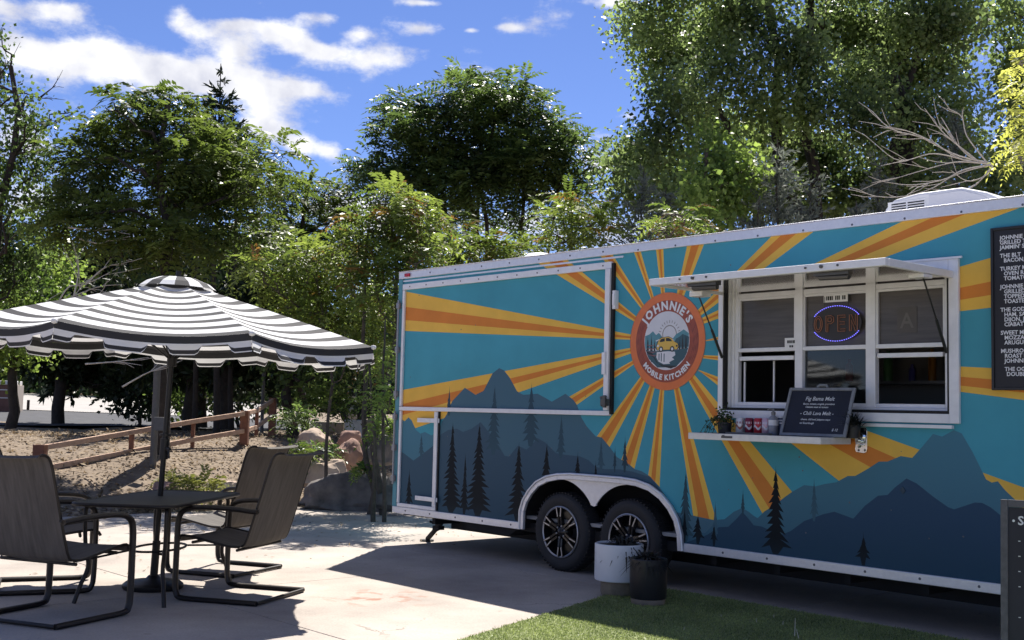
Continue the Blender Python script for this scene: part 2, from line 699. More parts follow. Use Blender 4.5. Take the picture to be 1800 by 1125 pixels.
def ground_patch(name, corners, m, dz, label=None, nn=16):
    c = [np.array(p, float) for p in corners]
    mb = MB()
    for i in range(nn+1):
        for j in range(nn+1):
            a, b = i/nn, j/nn
            p = (c[0]*(1-a)+c[1]*a)*(1-b)+(c[3]*(1-a)+c[2]*a)*b
            mb.v.append((p[0], p[1], float(ground_z(p[0], p[1]))+dz))
    mb.f = [(i*(nn+1)+j, (i+1)*(nn+1)+j, (i+1)*(nn+1)+j+1, i*(nn+1)+j+1) for i in range(nn) for j in range(nn)]
    mb.m = [0]*len(mb.f)
    o = structure(mb.build(name, m, smooth=180, recalc=False))
    if label:
        o['label'] = label
    return o


ground_patch('road', [(-26, 23), (14, 33), (16, 42), (-32, 36)], m_asph, 0.04, 'shaded grey road behind the trees')
ground_patch('driveway', [(-34, 36), (-8.5, 39.2), (-12, 60), (-42, 62)], m_drive, 0.05, 'sunlit pale concrete driveway beyond the road')

# ---- litter of dry leaves on the mulch
def quads_mesh(name, P, D, Nn, L, Wd, tint, m, parent=None, fold=0.12, kind=None):
    """many small leaf-shaped quads in one mesh: P base, D direction, Nn normal"""
    n = len(P)
    D = D/(np.linalg.norm(D, axis=1)[:, None]+1e-9)
    Sd = np.cross(D, Nn)
    Sd /= np.linalg.norm(Sd, axis=1)[:, None]+1e-9
    Nn = np.cross(Sd, D)
    L = np.broadcast_to(L, (n,))[:, None]
    Wd = np.broadcast_to(Wd, (n,))[:, None]
    V = np.empty((n, 4, 3))
    V[:, 0] = P
    V[:, 1] = P+D*L*0.45+Sd*Wd*0.5+Nn*Wd*fold
    V[:, 2] = P+D*L
    V[:, 3] = P+D*L*0.45-Sd*Wd*0.5+Nn*Wd*fold
    me = bpy.data.meshes.new(name)
    me.vertices.add(n*4)
    me.vertices.foreach_set('co', V.reshape(-1))
    me.loops.add(n*4)
    me.loops.foreach_set('vertex_index', np.arange(n*4, dtype=np.int32))
    me.polygons.add(n)
    me.polygons.foreach_set('loop_start', np.arange(0, n*4, 4, dtype=np.int32))
    me.materials.append(m)
    a = me.attributes.new('tint', 'FLOAT', 'POINT')
    a.data.foreach_set('value', np.repeat(np.clip(tint, 0, 1), 4).astype(np.float32))
    me.update(calc_edges=True)
    me.validate()
    o = bpy.data.objects.new(name, me)
    COL.objects.link(o)
    if parent:
        o.parent = parent
    if kind:
        o['kind'] = kind
    return o


def rand_dirs(n, r=rng):
    d = r.normal(size=(n, 3))
    return d/np.linalg.norm(d, axis=1)[:, None]


m_litter = mat_leaf('dry_leaf', (0.09, 0.058, 0.032), (0.40, 0.31, 0.20), 0.1, 0.8)


def build_litter():
    n = 26000
    s = rng.random(n)**1.5*9
    v = rng.uniform(-7, 9, n)
    P = TO+np.outer(-4.35-s, TU)+np.outer(v, TV)
    P[:, 2] = ground_z(P[:, 0], P[:, 1])+rng.uniform(0.005, 0.035, n)
    D = rand_dirs(n)
    D[:, 2] *= 0.35
    Nn = rand_dirs(n)*0.5+np.array([0, 0, 1])
    o = quads_mesh('leaf_litter', P, D, Nn, rng.uniform(.03, .11, n), rng.uniform(.02, .05, n), rng.random(n), m_litter, kind='stuff')
    o['label'] = 'tan dry leaves and wood chips on the ground by the fence'
    # a few on the patio along its far edge
    n = 1500
    P = TO+np.outer(-4.3+rng.random(n)**2.5*5, TU)+np.outer(rng.uniform(-7, 5, n), TV)
    P[:, 2] = rng.uniform(.002, .012, n)
    D = rand_dirs(n)
    D[:, 2] *= 0.2
    o = quads_mesh('fallen_leaves', P, D, rand_dirs(n)*.3+np.array([0, 0, 1]), rng.uniform(.02, .07, n), rng.uniform(.015, .03, n), rng.random(n), m_litter, kind='stuff')
    o['label'] = 'scattered dry leaves blown onto the concrete edge'


build_litter()

# ================================================================== FOOD TRAILER (local axes: x along the side, y into the trailer, z up)
TL, TW, ZB, ZT = 8.4, 2.35, 0.33, 2.84
ALU = mat('brushed_aluminium', (0.78, 0.78, 0.80), 0.42, 0.55, var=0.05, vscale=30, bump=0.05, bscale=60)
ALU_W = mat('white_aluminium', (0.80, 0.80, 0.81), 0.45, 0.1, var=0.05, vscale=14)
BLACK_RUB = mat('black_rubber', (0.012, 0.012, 0.013), 0.75, bump=0.1, bscale=60)
DARK = mat('underbody_black', (0.012, 0.012, 0.014), 0.8)
CHROME = mat('chrome', (0.85, 0.86, 0.88), 0.16, 1.0)
SCREW = mat('screw_head', (0.16, 0.16, 0.17), 0.4, 0.8)
WHITE_PL = mat('white_plastic', (0.80, 0.80, 0.80), 0.45, var=0.03)
TURQ = mat('mural_turquoise', (0.072, 0.335, 0.42), 0.48, var=0.10, vscale=1.3, bump=.05, bscale=1.6, spec=.14)
YEL = mat('mural_yellow', (0.84, 0.50, 0.085), 0.48, var=0.07, vscale=3, spec=.14)
ORA = mat('mural_orange', (0.70, 0.235, 0.045), 0.48, var=0.08, vscale=3, spec=.14)
M_LIGHT = mat_ramp_z('mural_mountain_far', [(0.3, (0.0806, 0.1770, 0.2255)), (0.9, (0.0779, 0.1652, 0.2145)), (1.8, (0.0726, 0.1534, 0.2090))])
M_MID = mat_ramp_z('mural_mountain_mid', [(0.3, (0.0383, 0.0885, 0.1298)), (0.8, (0.0515, 0.1003, 0.1430)), (1.4, (0.0594, 0.1086, 0.1540))])
M_TEAL = mat_ramp_z('mural_mountain_teal', [(0.3, (0.0436, 0.1121, 0.1595)), (0.9, (0.0753, 0.1947, 0.2585)), (1.6, (0.0806, 0.2242, 0.3025))])
M_DARK = mat_ramp_z('mural_mountain_near', [(0.3, (0.0278, 0.0732, 0.1078)), (0.8, (0.0357, 0.0779, 0.1342)), (1.3, (0.0436, 0.0850, 0.1430))])
P_DARK = mat_ramp_z('mural_pine_dark', [(0.3, (0.022, 0.038, 0.048)), (0.55, (0.009, 0.013, 0.017)), (1.4, (0.008, 0.011, 0.014))], grain=0.03)
P_MID = mat_ramp_z('mural_pine_mid', [(0.4, (0.045, 0.105, 0.130)), (1.0, (0.030, 0.062, 0.082)), (1.5, (0.03, 0.06, 0.08))], grain=0.03)
P_LIGHT = mat_ramp_z('mural_pine_light', [(0.6, (0.062, 0.140, 0.185)), (1.2, (0.042, 0.088, 0.118)), (1.8, (0.036, 0.076, 0.104))], grain=0.03)

TR = thing('food_trailer', 'turquoise food trailer painted with sun rays, mountains and pines, serving window open', 'food trailer', tuple(TO), YAW)


def part(mb, name, m, parent=TR, **k):
    return mb.build(name, m, parent, **k)


def pxp(pts, off=0.0):
    return [tuv(x, y, off) for x, y in pts]


def z5(pts):      # points read off the enlarged lower-left view
    return pxp([(680+a/3.214, 700+b/3.214) for a, b in pts])


def z1(pts):
    return pxp([(680+a/3.214, 400+b/3.214) for a, b in pts])


def z6(pts):
    return pxp([(1200+a/3.0, 740+b/3.0) for a, b in pts])


ARCH = [(1.985, .33), (1.99, .50), (2.03, .60), (2.10, .69), (2.20, .775), (2.33, .83), (2.48, .86), (2.65, .872), (3.25, .872), (3.42, .862), (3.57, .83),
        (3.70, .765), (3.80, .68), (3.875, .58), (3.915, .46), (3.925, .33)]
WIN = (4.275, 6.235, 1.405, 2.47)


def pine_poly(cx, base, top, hw, seed, dens=1.0):
    r = random.Random(seed)
    H = top-base
    n = max(5, int(H/0.052*dens))
    L, Rr = [], []
    for i in range(n):
        t = (i+0.25)/n
        z = top-H*t
        w = hw*(0.06+0.94*t**1.05)*r.uniform(.72, 1.12)
        droop = H/n*r.uniform(.55, 1.05)
        L.append((cx-w, z-droop))
        L.append((cx-w*r.uniform(.26, .46)-0.003, z-H/n*.55))
        w = hw*(0.06+0.94*t**1.05)*r.uniform(.72, 1.12)
        droop = H/n*r.uniform(.55, 1.05)
        Rr.append((cx+w, z-droop))
        Rr.append((cx+w*r.uniform(.26, .46)+0.003, z-H/n*.55))
    zlast = base-0.04
    L = [(x, max(z, zlast)) for x, z in L]
    Rr = [(x, max(z, zlast)) for x, z in Rr]
    return [(cx-.002, top-.02), *L, (cx-hw*.15, zlast-.01), (cx+hw*.15, zlast-.01), *Rr[::-1], (cx+.002, top-.02), (cx, top+.02)]


def islands(faces):
    # group triangles that share an edge
    par = list(range(len(faces)))

    def find(i):
        while par[i] != i:
            par[i] = par[par[i]]
            i = par[i]
        return i
    seen = {}
    for k, f in enumerate(faces):
        for v_ in f:
            if v_ in seen:
                par[find(k)] = find(seen[v_])
            else:
                seen[v_] = k
    g = {}
    for k, f in enumerate(faces):
        g.setdefault(find(k), []).append(f)
    return list(g.values())


def build_mural():
    E_ = []                       # (name, polygon, material, label)
    x0, x1, za, zb = 0.005, TL-0.005, ZB+0.06, 2.778

    def clip(poly):               # clip a convex ray to the wall
        def half(P, f, axis, lim, sgn):
            out = []
            for i in range(len(P)):
                a, b = P[i], P[(i+1) % len(P)]
                da, db = sgn*(a[axis]-lim), sgn*(b[axis]-lim)
                if da <= 0:
                    out.append(a)
                if (da <= 0) != (db <= 0):
                    t = da/(da-db)
                    out.append((a[0]+t*(b[0]-a[0]), a[1]+t*(b[1]-a[1])))
            return out
        for axis, lim, sgn in ((0, x0, -1), (0, x1, 1), (1, za, -1), (1, zb, 1)):
            poly = half(poly, None, axis, lim, sgn)
            if len(poly) < 3:
                return None
        return poly
    E_.append(('wall', [(x0, za), (x1, za), (x1, zb), (x0, zb)], TURQ, None))
    C0 = np.array([3.708, 2.009])
    RAYS = [  # far angles (yellow, orange, orange, yellow), reach, optional near angles at r=.55
        ((170.1, 172.6, 174.8, 176.6), 5, None), ((186.4, 188.7, 190.5, 193.3), 5, None), ((202.3, 203.5, 206.0, 207.4), 1.5, None),
        ((147.0, 148.5, 151.6, 153.9), 4, None), ((129, 130.4, 133, 135), 3, None), ((111.2, 112.8, 114.5, 116), 3, None),
        ((93.5, 95.3, 97.4, 99.4), 3, None), ((63.6, 66.6, 72, 75), 3, None), ((28.6, 31.4, 34.4, 36.6), 4, None),
        ((14.7, 16.6, 18.1, 19.7), 5, (17.1, 19.5, 21.5, 23.7)), ((2.8, 4.5, 6.3, 9.4), 6, (-0.3, .6, 1.5, 2.4)),
        ((-9.1, -8.2, -6.9, -5.4), 6, (-17.4, -16.3, -15, -13.7)), ((-32.5, -26.0, -22.2, -19.3), 4.5, (-34.6, -33.3, -31.9, -30.4)),
        ((-53.9, -51.3, -46.9, -43.0), 2.1, None), ((-77.8, -75.8, -71.8, -69.4), 1.56, None), ((-99.2, -97.4, -95.0, -92.6), 1.2, None),
        ((-116, -114, -110.2, -107.5), 1.2, None), ((-134, -132, -127.6, -125), 1.2, None)]
    for far, reach, near in RAYS:
        near = near or far
        pts = []
        for a, b in zip(near, far):
            p = C0+.40*np.array([math.cos(R_(a)), math.sin(R_(a))])
            if near is not far:
                p = C0+.40*np.array([math.cos(R_(a)), math.sin(R_(a))])
            q = C0+max(reach, 1)*np.array([math.cos(R_(b)), math.sin(R_(b))])
            if near is not far:
                n_ = C0+.55*np.array([math.cos(R_(a)), math.sin(R_(a))])
                fpt = C0+2.6*np.array([math.cos(R_(b)), math.sin(R_(b))])
                p = n_+(n_-fpt)*.07
                q = n_+(fpt-n_)*3
            pts.append((tuple(p), tuple(q)))
        for nm, i, j, m in (('sun_ray', 0, 3, YEL), ('ray_core', 1, 2, ORA)):
            poly = clip([pts[i][0], pts[i][1], pts[j][1], pts[j][0]])
            if poly:
                E_.append((nm, poly, m, None))
    zb0 = za
    # far left ranges
    m1 = pxp([(786, 722), (790, 716), (795, 705), (817, 681.5), (836, 694), (850, 687), (866, 656), (877.5, 647), (886, 651), (896, 664), (909, 688), (920, 694),
              (945, 692), (956, 698), (970, 706), (994, 692), (1008, 703)])+z5([(1075, 40), (1100, 110), (1130, 160), (1180, 215), (1215, 222), (1270, 290), (1300, 332), (1370, 375),
                                                                              (1400, 400), (1440, 412), (1485, 440), (1540, 500), (1580, 560), (1620, 640)])
    E_.append(('painted_mountain', [(0.78, zb0)]+[(0.70, 1.12), (0.76, 1.28), (0.84, 1.36)]+m1[1:]+[(4.3, zb0+.2), (4.3, zb0)], M_LIGHT, None))
    E_.append(('painted_mountain', [(x0, zb0)]+[(x0, 1.33)]+z5([(100, 130), (122, 108), (140, 125), (165, 180), (190, 200), (215, 190), (250, 210), (285, 195)])+[(0.82, 1.12), (0.82, zb0)], M_TEAL, None))
    E_.append(('painted_mountain', [(x0, zb0), (x0, .98)]+z5([(95, 310), (150, 352), (215, 305), (270, 262), (305, 205), (345, 180), (395, 172), (430, 190), (480, 172), (530, 135),
               (575, 190), (620, 245), (665, 325), (720, 335)])+[(1.95, zb0)], M_MID, None))
    E_.append(('painted_mountain', [(1.2, zb0)]+z5([(560, 460), (640, 380), (690, 330), (740, 268), (790, 290), (820, 262), (850, 225), (895, 250), (955, 310), (1010, 320), (1090, 328),
               (1140, 350), (1180, 388), (1230, 400), (1320, 402), (1390, 415), (1430, 428), (1490, 445), (1560, 540)])+[(3.95, .52), (3.95, zb0)], M_MID, None))
    # ranges right of the wheels
    E_.append(('painted_mountain', [(3.90, zb0)]+z6([(-20, 560), (60, 590), (120, 590), (185, 520), (220, 518), (270, 478), (315, 458), (350, 480), (375, 500), (395, 512), (430, 478),
               (490, 440), (540, 400), (580, 372), (640, 338), (700, 345), (745, 333), (810, 323), (870, 290), (910, 290), (980, 250), (1035, 214), (1080, 214),
               (1150, 185), (1210, 195), (1255, 145), (1320, 68), (1368, 82), (1430, 48), (1472, 66), (1530, 165), (1600, 308), (1630, 325), (1662, 318), (1700, 365), (1750, 412), (1850, 520)])
               + [(TL-.1, .7), (TL-.1, zb0)], M_TEAL, None))
    E_.append(('painted_mountain', [(3.95, zb0)]+z6([(20, 640), (130, 600), (190, 560), (240, 558), (285, 515), (315, 480), (345, 512), (375, 550), (415, 556), (470, 580), (520, 600), (570, 580),
               (640, 528), (740, 492), (800, 478), (900, 515), (960, 448), (1030, 394), (1080, 390), (1120, 350), (1180, 303), (1235, 330), (1320, 398), (1400, 455), (1432, 466), (1480, 450),
               (1540, 430), (1580, 432), (1625, 456), (1680, 500), (1760, 570), (1850, 600)])+[(TL-.1, .6), (TL-.1, zb0)], M_DARK, None))
    # pines
    trees = []
    for (cx, t, b, hw, m) in [(608, -10, 290, 55, P_LIGHT), (822, -10, 242, 68, P_LIGHT), (985, 95, 310, 34, P_LIGHT), (1210, 230, 385, 30, P_LIGHT), (195, 200, 312, 24, P_LIGHT),
                              (1345, 222, 385, 27, P_MID), (1289, 280, 385, 14, P_MID),
                              (367, 140, 645, 70, P_DARK), (440, 320, 640, 34, P_DARK), (518, 145, 655, 84, P_DARK), (742, 255, 695, 76, P_DARK), (903, 255, 445, 36, P_DARK),
                              (1078, 310, 440, 26, P_DARK), (1180, 360, 448, 15, P_DARK), (125, 405, 612, 27, P_DARK)]:
        if t < 0:
            top = {608: (868, 678), 822: (931, 676)}[cx]
        else:
            top = (680+cx/3.214, 700+t/3.214)
        bu = tuv(680+cx/3.214, 700+b/3.214)
        tu = tuv(*top)
        hwu = tuv(680+(cx+hw)/3.214, 700+b/3.214)[0]-bu[0]
        trees.append((tu, bu, hwu, m))
    tu, bu = tuv(789.5, 681.6), tuv(790, 722)
    trees.insert(0, (tu, bu, .06, P_LIGHT))
    for (cx, t, b, hw, m) in [(693, 313, 492, 34, P_LIGHT), (172, 430, 600, 26, P_LIGHT), (318, 368, 465, 15, P_MID), (15, 268, 655, 56, P_MID), (490, 248, 728, 88, P_DARK),
                              (953, 600, 782, 52, P_DARK), (10, 455, 655, 24, P_DARK), (80, 492, 662, 40, P_DARK), (165, 545, 685, 27, P_DARK)]:
        bu, tu = tuv(1200+cx/3, 740+b/3), tuv(1200+cx/3, 740+t/3)
        hwu = tuv(1200+(cx+hw)/3, 740+b/3)[0]-bu[0]
        trees.append((tu, bu, hwu, m))
    for i, (tu, bu, hw, m) in enumerate(trees):
        poly = pine_poly((tu[0]+bu[0])/2, max(bu[1], za+.055), tu[1], hw, i+3)
        poly = [(min(max(x, x0+.01), x1), max(z, za+.002)) for x, z in poly]
        E_.append(('painted_pine', poly, m, None))
    nvis = len(E_)
    E_.append(('hole', ARCH[:1]+ARCH[1:], None, None))
    E_.append(('hole', [(WIN[0], WIN[2]), (WIN[1], WIN[2]), (WIN[1], WIN[3]), (WIN[0], WIN[3])], None, None))
    V, res = arrange([(e[0], e[1]) for e in E_])
    wall = None
    last = None
    for (nm, poly, m, lab), faces in list(zip(E_, res))[:nvis]:
        if not faces:
            continue
        if nm == 'wall':
            wall = emit(V, faces).build('side_wall', m, TR)
        else:
            for isl in islands(faces):
                emit(V, isl).build(nm, m, wall)
    return wall


side_wall = build_mural()


def build_shell():
    # body behind the painted side: roof, rear, front, far side, floor
    b = MB()
    b.prism([(0, ZB), (TL, ZB), (TL, ZT-.02), (0, ZT-.02)], TW-.03, TW, 0)
    part(b, 'far_wall', ALU_W)
    b = MB().box(0, .03, .004, TW-.034, ZB, ZT-.02)
    part(b, 'rear_wall', TURQ)
    b = MB().box(TL-.03, TL, .004, TW-.034, ZB, ZT-.02)
    part(b, 'front_wall', TURQ)
    b = MB()
    prof = [(0.0, ZT-.025), (0.03, ZT+.012), (.12, ZT+.03), (TW/2, ZT+.06), (TW-.12, ZT+.03), (TW-.03, ZT+.012), (TW, ZT-.025)]
    vs = [(x, y, z) for x in (-.005, TL+.005) for y, z in prof]
    k = len(prof)
    b.add(vs, [(i, i+1, k+i+1, k+i) for i in range(k-1)]+[tuple(range(k))[::-1], tuple(range(k, 2*k))])
    part(b, 'roof', ALU_W, recalc=True)
    b = MB().box(.03, TL-.03, .10, TW-.05, ZB-.03, ZB+.05)
    b.box(.4, TL-.2, .45, .55, ZB-.16, ZB-.031)
    b.box(.4, TL-.2, TW-.6, TW-.5, ZB-.16, ZB-.031)
    for x in np.arange(.5, TL-.3, .6):
        b.box(x, x+.05, .12, TW-.1, ZB-.09, ZB-.032)
    part(b, 'chassis', DARK)
    # skirts hanging below, left of the wheels
    b = MB().prism([(1.05, ZB-.002), (1.15, ZB-.075), (1.75, ZB-.085), (1.9, ZB-.002)], .06, .5)
    part(b, 'stabilizer', DARK)
    # top edge trim
    b = MB().prism([(-.012, 2.775), (TL, 2.775), (TL, 2.845), (-.012, 2.845)], -.022, .01)
    b.box(-.012, TL, -.03, .02, 2.845, 2.852)
    part(b, 'roof_trim', ALU, bevel=.004)
    b = MB().box(.03, 3.22, -.012, .004, 2.742, 2.758)
    part(b, 'drip_rail', ALU)
    for x0, x1 in ((-.012, 1.985), (3.925, TL)):
        b = MB().box(x0, x1, -.018, .012, ZB-.006, ZB+.060)
        part(b, 'bottom_rail', ALU, bevel=.004)
    b = MB().box(-.014, .055, -.02, .0, ZB+.062, 2.773)
    b.box(-.014, .003, .0, .07, ZB+.062, 2.773)
    part(b, 'corner_trim', mat('corner_turquoise', (0.075, 0.27, 0.33), 0.4, var=.05), bevel=.006)
    # screw heads along trims
    b = MB()
    for x in np.arange(.12, TL, .41):
        b.lathe([(.0001, -.027), (.007, -.026), (.009, -.0215)], (x, 0, 2.79+.02*((int(x*10)) % 2)), 'y', 8)
        if not 1.9 < x < 4.0:
            b.lathe([(.0001, -.024), (.008, -.022), (.010, -.0175)], (x+.1, 0, ZB+.028), 'y', 8)
    o = part(b, 'screw', SCREW)
    o['kind'] = 'stuff'
    # red marker lamp
    b = MB().box(.105, .19, -.040, -.0225, 2.792, 2.828)
    part(b, 'marker_lamp', mat('red_lens', (0.45, 0.015, 0.03), 0.2), bevel=.006)
    # interior box with counter
    I_ = mat('trailer_interior', (0.30, 0.30, 0.30), 0.6)
    b = MB()
    b.box(.1, TL-.1, TW-.06, TW-.035, .45, 2.7)
    b.box(.1, TL-.1, .06, TW-.06, .42, .45)
    b.box(.1, TL-.1, .06, TW-.06, 2.70, 2.72)
    part(b, 'interior', I_)
    b = MB().box(4.0, 7.0, TW-.75, TW-.07, 1.28, 1.33)
    b.box(4.0, 7.0, TW-.45, TW-.07, 1.72, 1.745)
    b.box(4.2, 6.4, .16, .5, 1.30, 1.335)
    sh = part(b, 'counter', mat('steel_counter', (0.35, .35, .36), .35, .7))
    for i in range(26):
        b = MB()
        x = 4.1+i*.1+rng.uniform(-.02, .02)
        hgt = rng.uniform(.14, .3)
        rr = rng.uniform(.025, .042)
        zz = 1.331 if i % 2 else 1.746
        b.lathe([(0.0001, 0), (rr, 0), (rr, hgt*.7), (rr*.45, hgt*.85), (rr*.45, hgt), (.0001, hgt)], (x, TW-.25, zz), n=10)
        c = [(.55, .10, .08), (.14, .14, .5), (.7, .68, .62), (.6, .28, .06), (.12, .3, .12)][i % 5]
        b.build('jar', mat('jar_%d' % (i % 5), c, .3), sh, smooth=40)


build_shell()


def bar(b, x0, x1, z0, z1, y0=-.018, y1=.0, mi=0):
    return b.box(x0, x1, y0, y1, z0, z1, mi)


def build_specks():
    # chips, bolt heads and dead flies on the painted side
    r = np.random.default_rng(12)
    b = MB()
    spots = z6([(370, 300), (615, 190), (880, 430), (1100, 470), (650, 590), (1300, 620), (1480, 610)])
    spots += [(r.uniform(.2, 6.4), r.uniform(.6, 2.7)) for _ in range(26)]
    for x, z in spots:
        if (WIN[0]-.05 < x < WIN[1]+.05 and WIN[2]-.05 < z < WIN[3]+.05) or (1.9 < x < 4.0 and z < .95) or math.hypot(x-3.71, z-2.0) < .42:
            continue
        q = r.uniform(.003, .007)
        b.lathe([(.0001, -.0025), (q*.8, -.002), (q, -.0004)], (x, 0, z), 'y', 7)
    o = part(b, 'paint_chip', SCREW)
    o['kind'] = 'stuff'
    (x, z), = z6([(1162, 366)])
    part(MB().prism([(x-.022, z), (x, z-.026), (x+.022, z), (x, z+.026)], -.006, -.0005), 'filler_cap', mat('cap_blue', (.02, .05, .08), .5), bevel=.002)


build_specks()


def build_hatch():
    # large lift-up hatch outlined by aluminium trim, and the small door below it
    b = MB().box(.07, 3.10, -.030, -.002, 2.655, 2.715)
    h = part(b, 'hatch', ALU_W, bevel=.004)
    b = MB().box(.07, .105, -.028, -.002, 1.432, 2.652)
    b.build('trim', ALU_W, h, bevel=.004)
    b = MB().box(3.045, 3.10, -.050, -.006, 1.432, 2.652)
    b.build('trim', ALU_W, h, bevel=.004)
    b = MB().box(.07, 3.10, -.030, -.002, 1.388, 1.428)
    b.build('trim', ALU_W, h, bevel=.004)
    b = MB().box(3.102, 3.128, -.030, .0, 1.40, 2.70)  # black strip added for the dark shadow along the hatch's right edge
    b.build('dark_gap_strip', BLACK_RUB, h)
    b = MB().box(3.13, 3.165, -.045, -.001, 2.30, 2.46)
    b.box(3.134, 3.161, -.052, -.0452, 2.33, 2.43)
    b.build('catch_plate', WHITE_PL, h, bevel=.004)
    b = MB().box(3.035, 3.075, -.066, -.051, 1.74, 1.93)
    b.build('hinge', ALU_W, h, bevel=.004)
    b = MB()
    b.box(3.035, 3.12, -.075, -.0515, 1.47, 1.53)
    b.tube([(3.05, -.085, 1.54), (3.12, -.09, 1.55)], .012)
    b.tube([(3.06, -.085, 1.47), (3.12, -.085, 1.50)], .010)
    b.box(3.085, 3.115, -.10, -.0755, 1.455, 1.56)
    b.build('latch', mat('latch_steel', (0.12, .12, .12), .4, .8), h, bevel=.004)
    # screws on the upper trim
    b = MB()
    for x in np.arange(.2, 3.05, .28):
        b.lathe([(.0001, -.035), (.007, -.034), (.008, -.0305)], (x, 0, 2.685), 'y', 8)
    o = b.build('screw', SCREW, h)
    o['kind'] = 'stuff'
    # small lower door
    b = MB().box(.07, .72, -.022, -.002, ZB+.064, ZB+.10)
    d = part(b, 'lower_door', ALU_W, bevel=.004)
    MB().box(.07, .105, -.024, -.002, ZB+.102, 1.384).build('trim', ALU_W, d, bevel=.004)
    MB().box(.665, .72, -.024, -.002, ZB+.102, 1.384).build('trim', ALU_W, d, bevel=.004)
    MB().box(.722, .742, -.014, .0, ZB+.07, 1.384).build('dark_gap_strip', BLACK_RUB, d)
    for z in (1.294, .505):
        b = MB().box(.40, .76, -.036, -.0245, z-.022, z+.022)
        b.tube([(.735, -.040, z-.05), (.735, -.040, z+.05)], .013)
        for x in (.44, .52, .6):
            b.lathe([(.0001, -.041), (.007, -.040), (.008, -.0365)], (x, 0, z), 'y', 8)
        b.build('hinge', ALU, d, bevel=.003)
    # vertical lock rods on the left edge
    for xx, za, zb_ in ((.022, .62, 1.38), (.028, 1.5, 2.55)):
        b = MB().tube([(xx, -.045, za), (xx, -.045, zb_)], .012)
        for z in (za+.06, (za+zb_)/2, zb_-.06):
            b.box(xx-.022, xx+.022, -.06, -.021, z-.03, z+.03)
        part(b, 'lock_rod', mat('rod_steel', (.30, .30, .31), .4, .7), bevel=.003)
    # jack stand
    b = MB()
    b.tube([(.62, .20, ZB+.02), (.30, .34, .17)], .034, 10)
    b.tube([(.38, .305, .205), (.02, .44, .03)], .026, 10)
    b.lathe([(.0001, 0), (.075, 0), (.075, .012), (.0001, .02)], (.0, .445, .004), n=16)
    b.box(.30, .40, .28, .36, .16, .20)
    b.tube([(.36, .26, .23), (.36, .20, .25)], .012)
    part(b, 'jack_stand', DARK, smooth=40)


build_hatch()


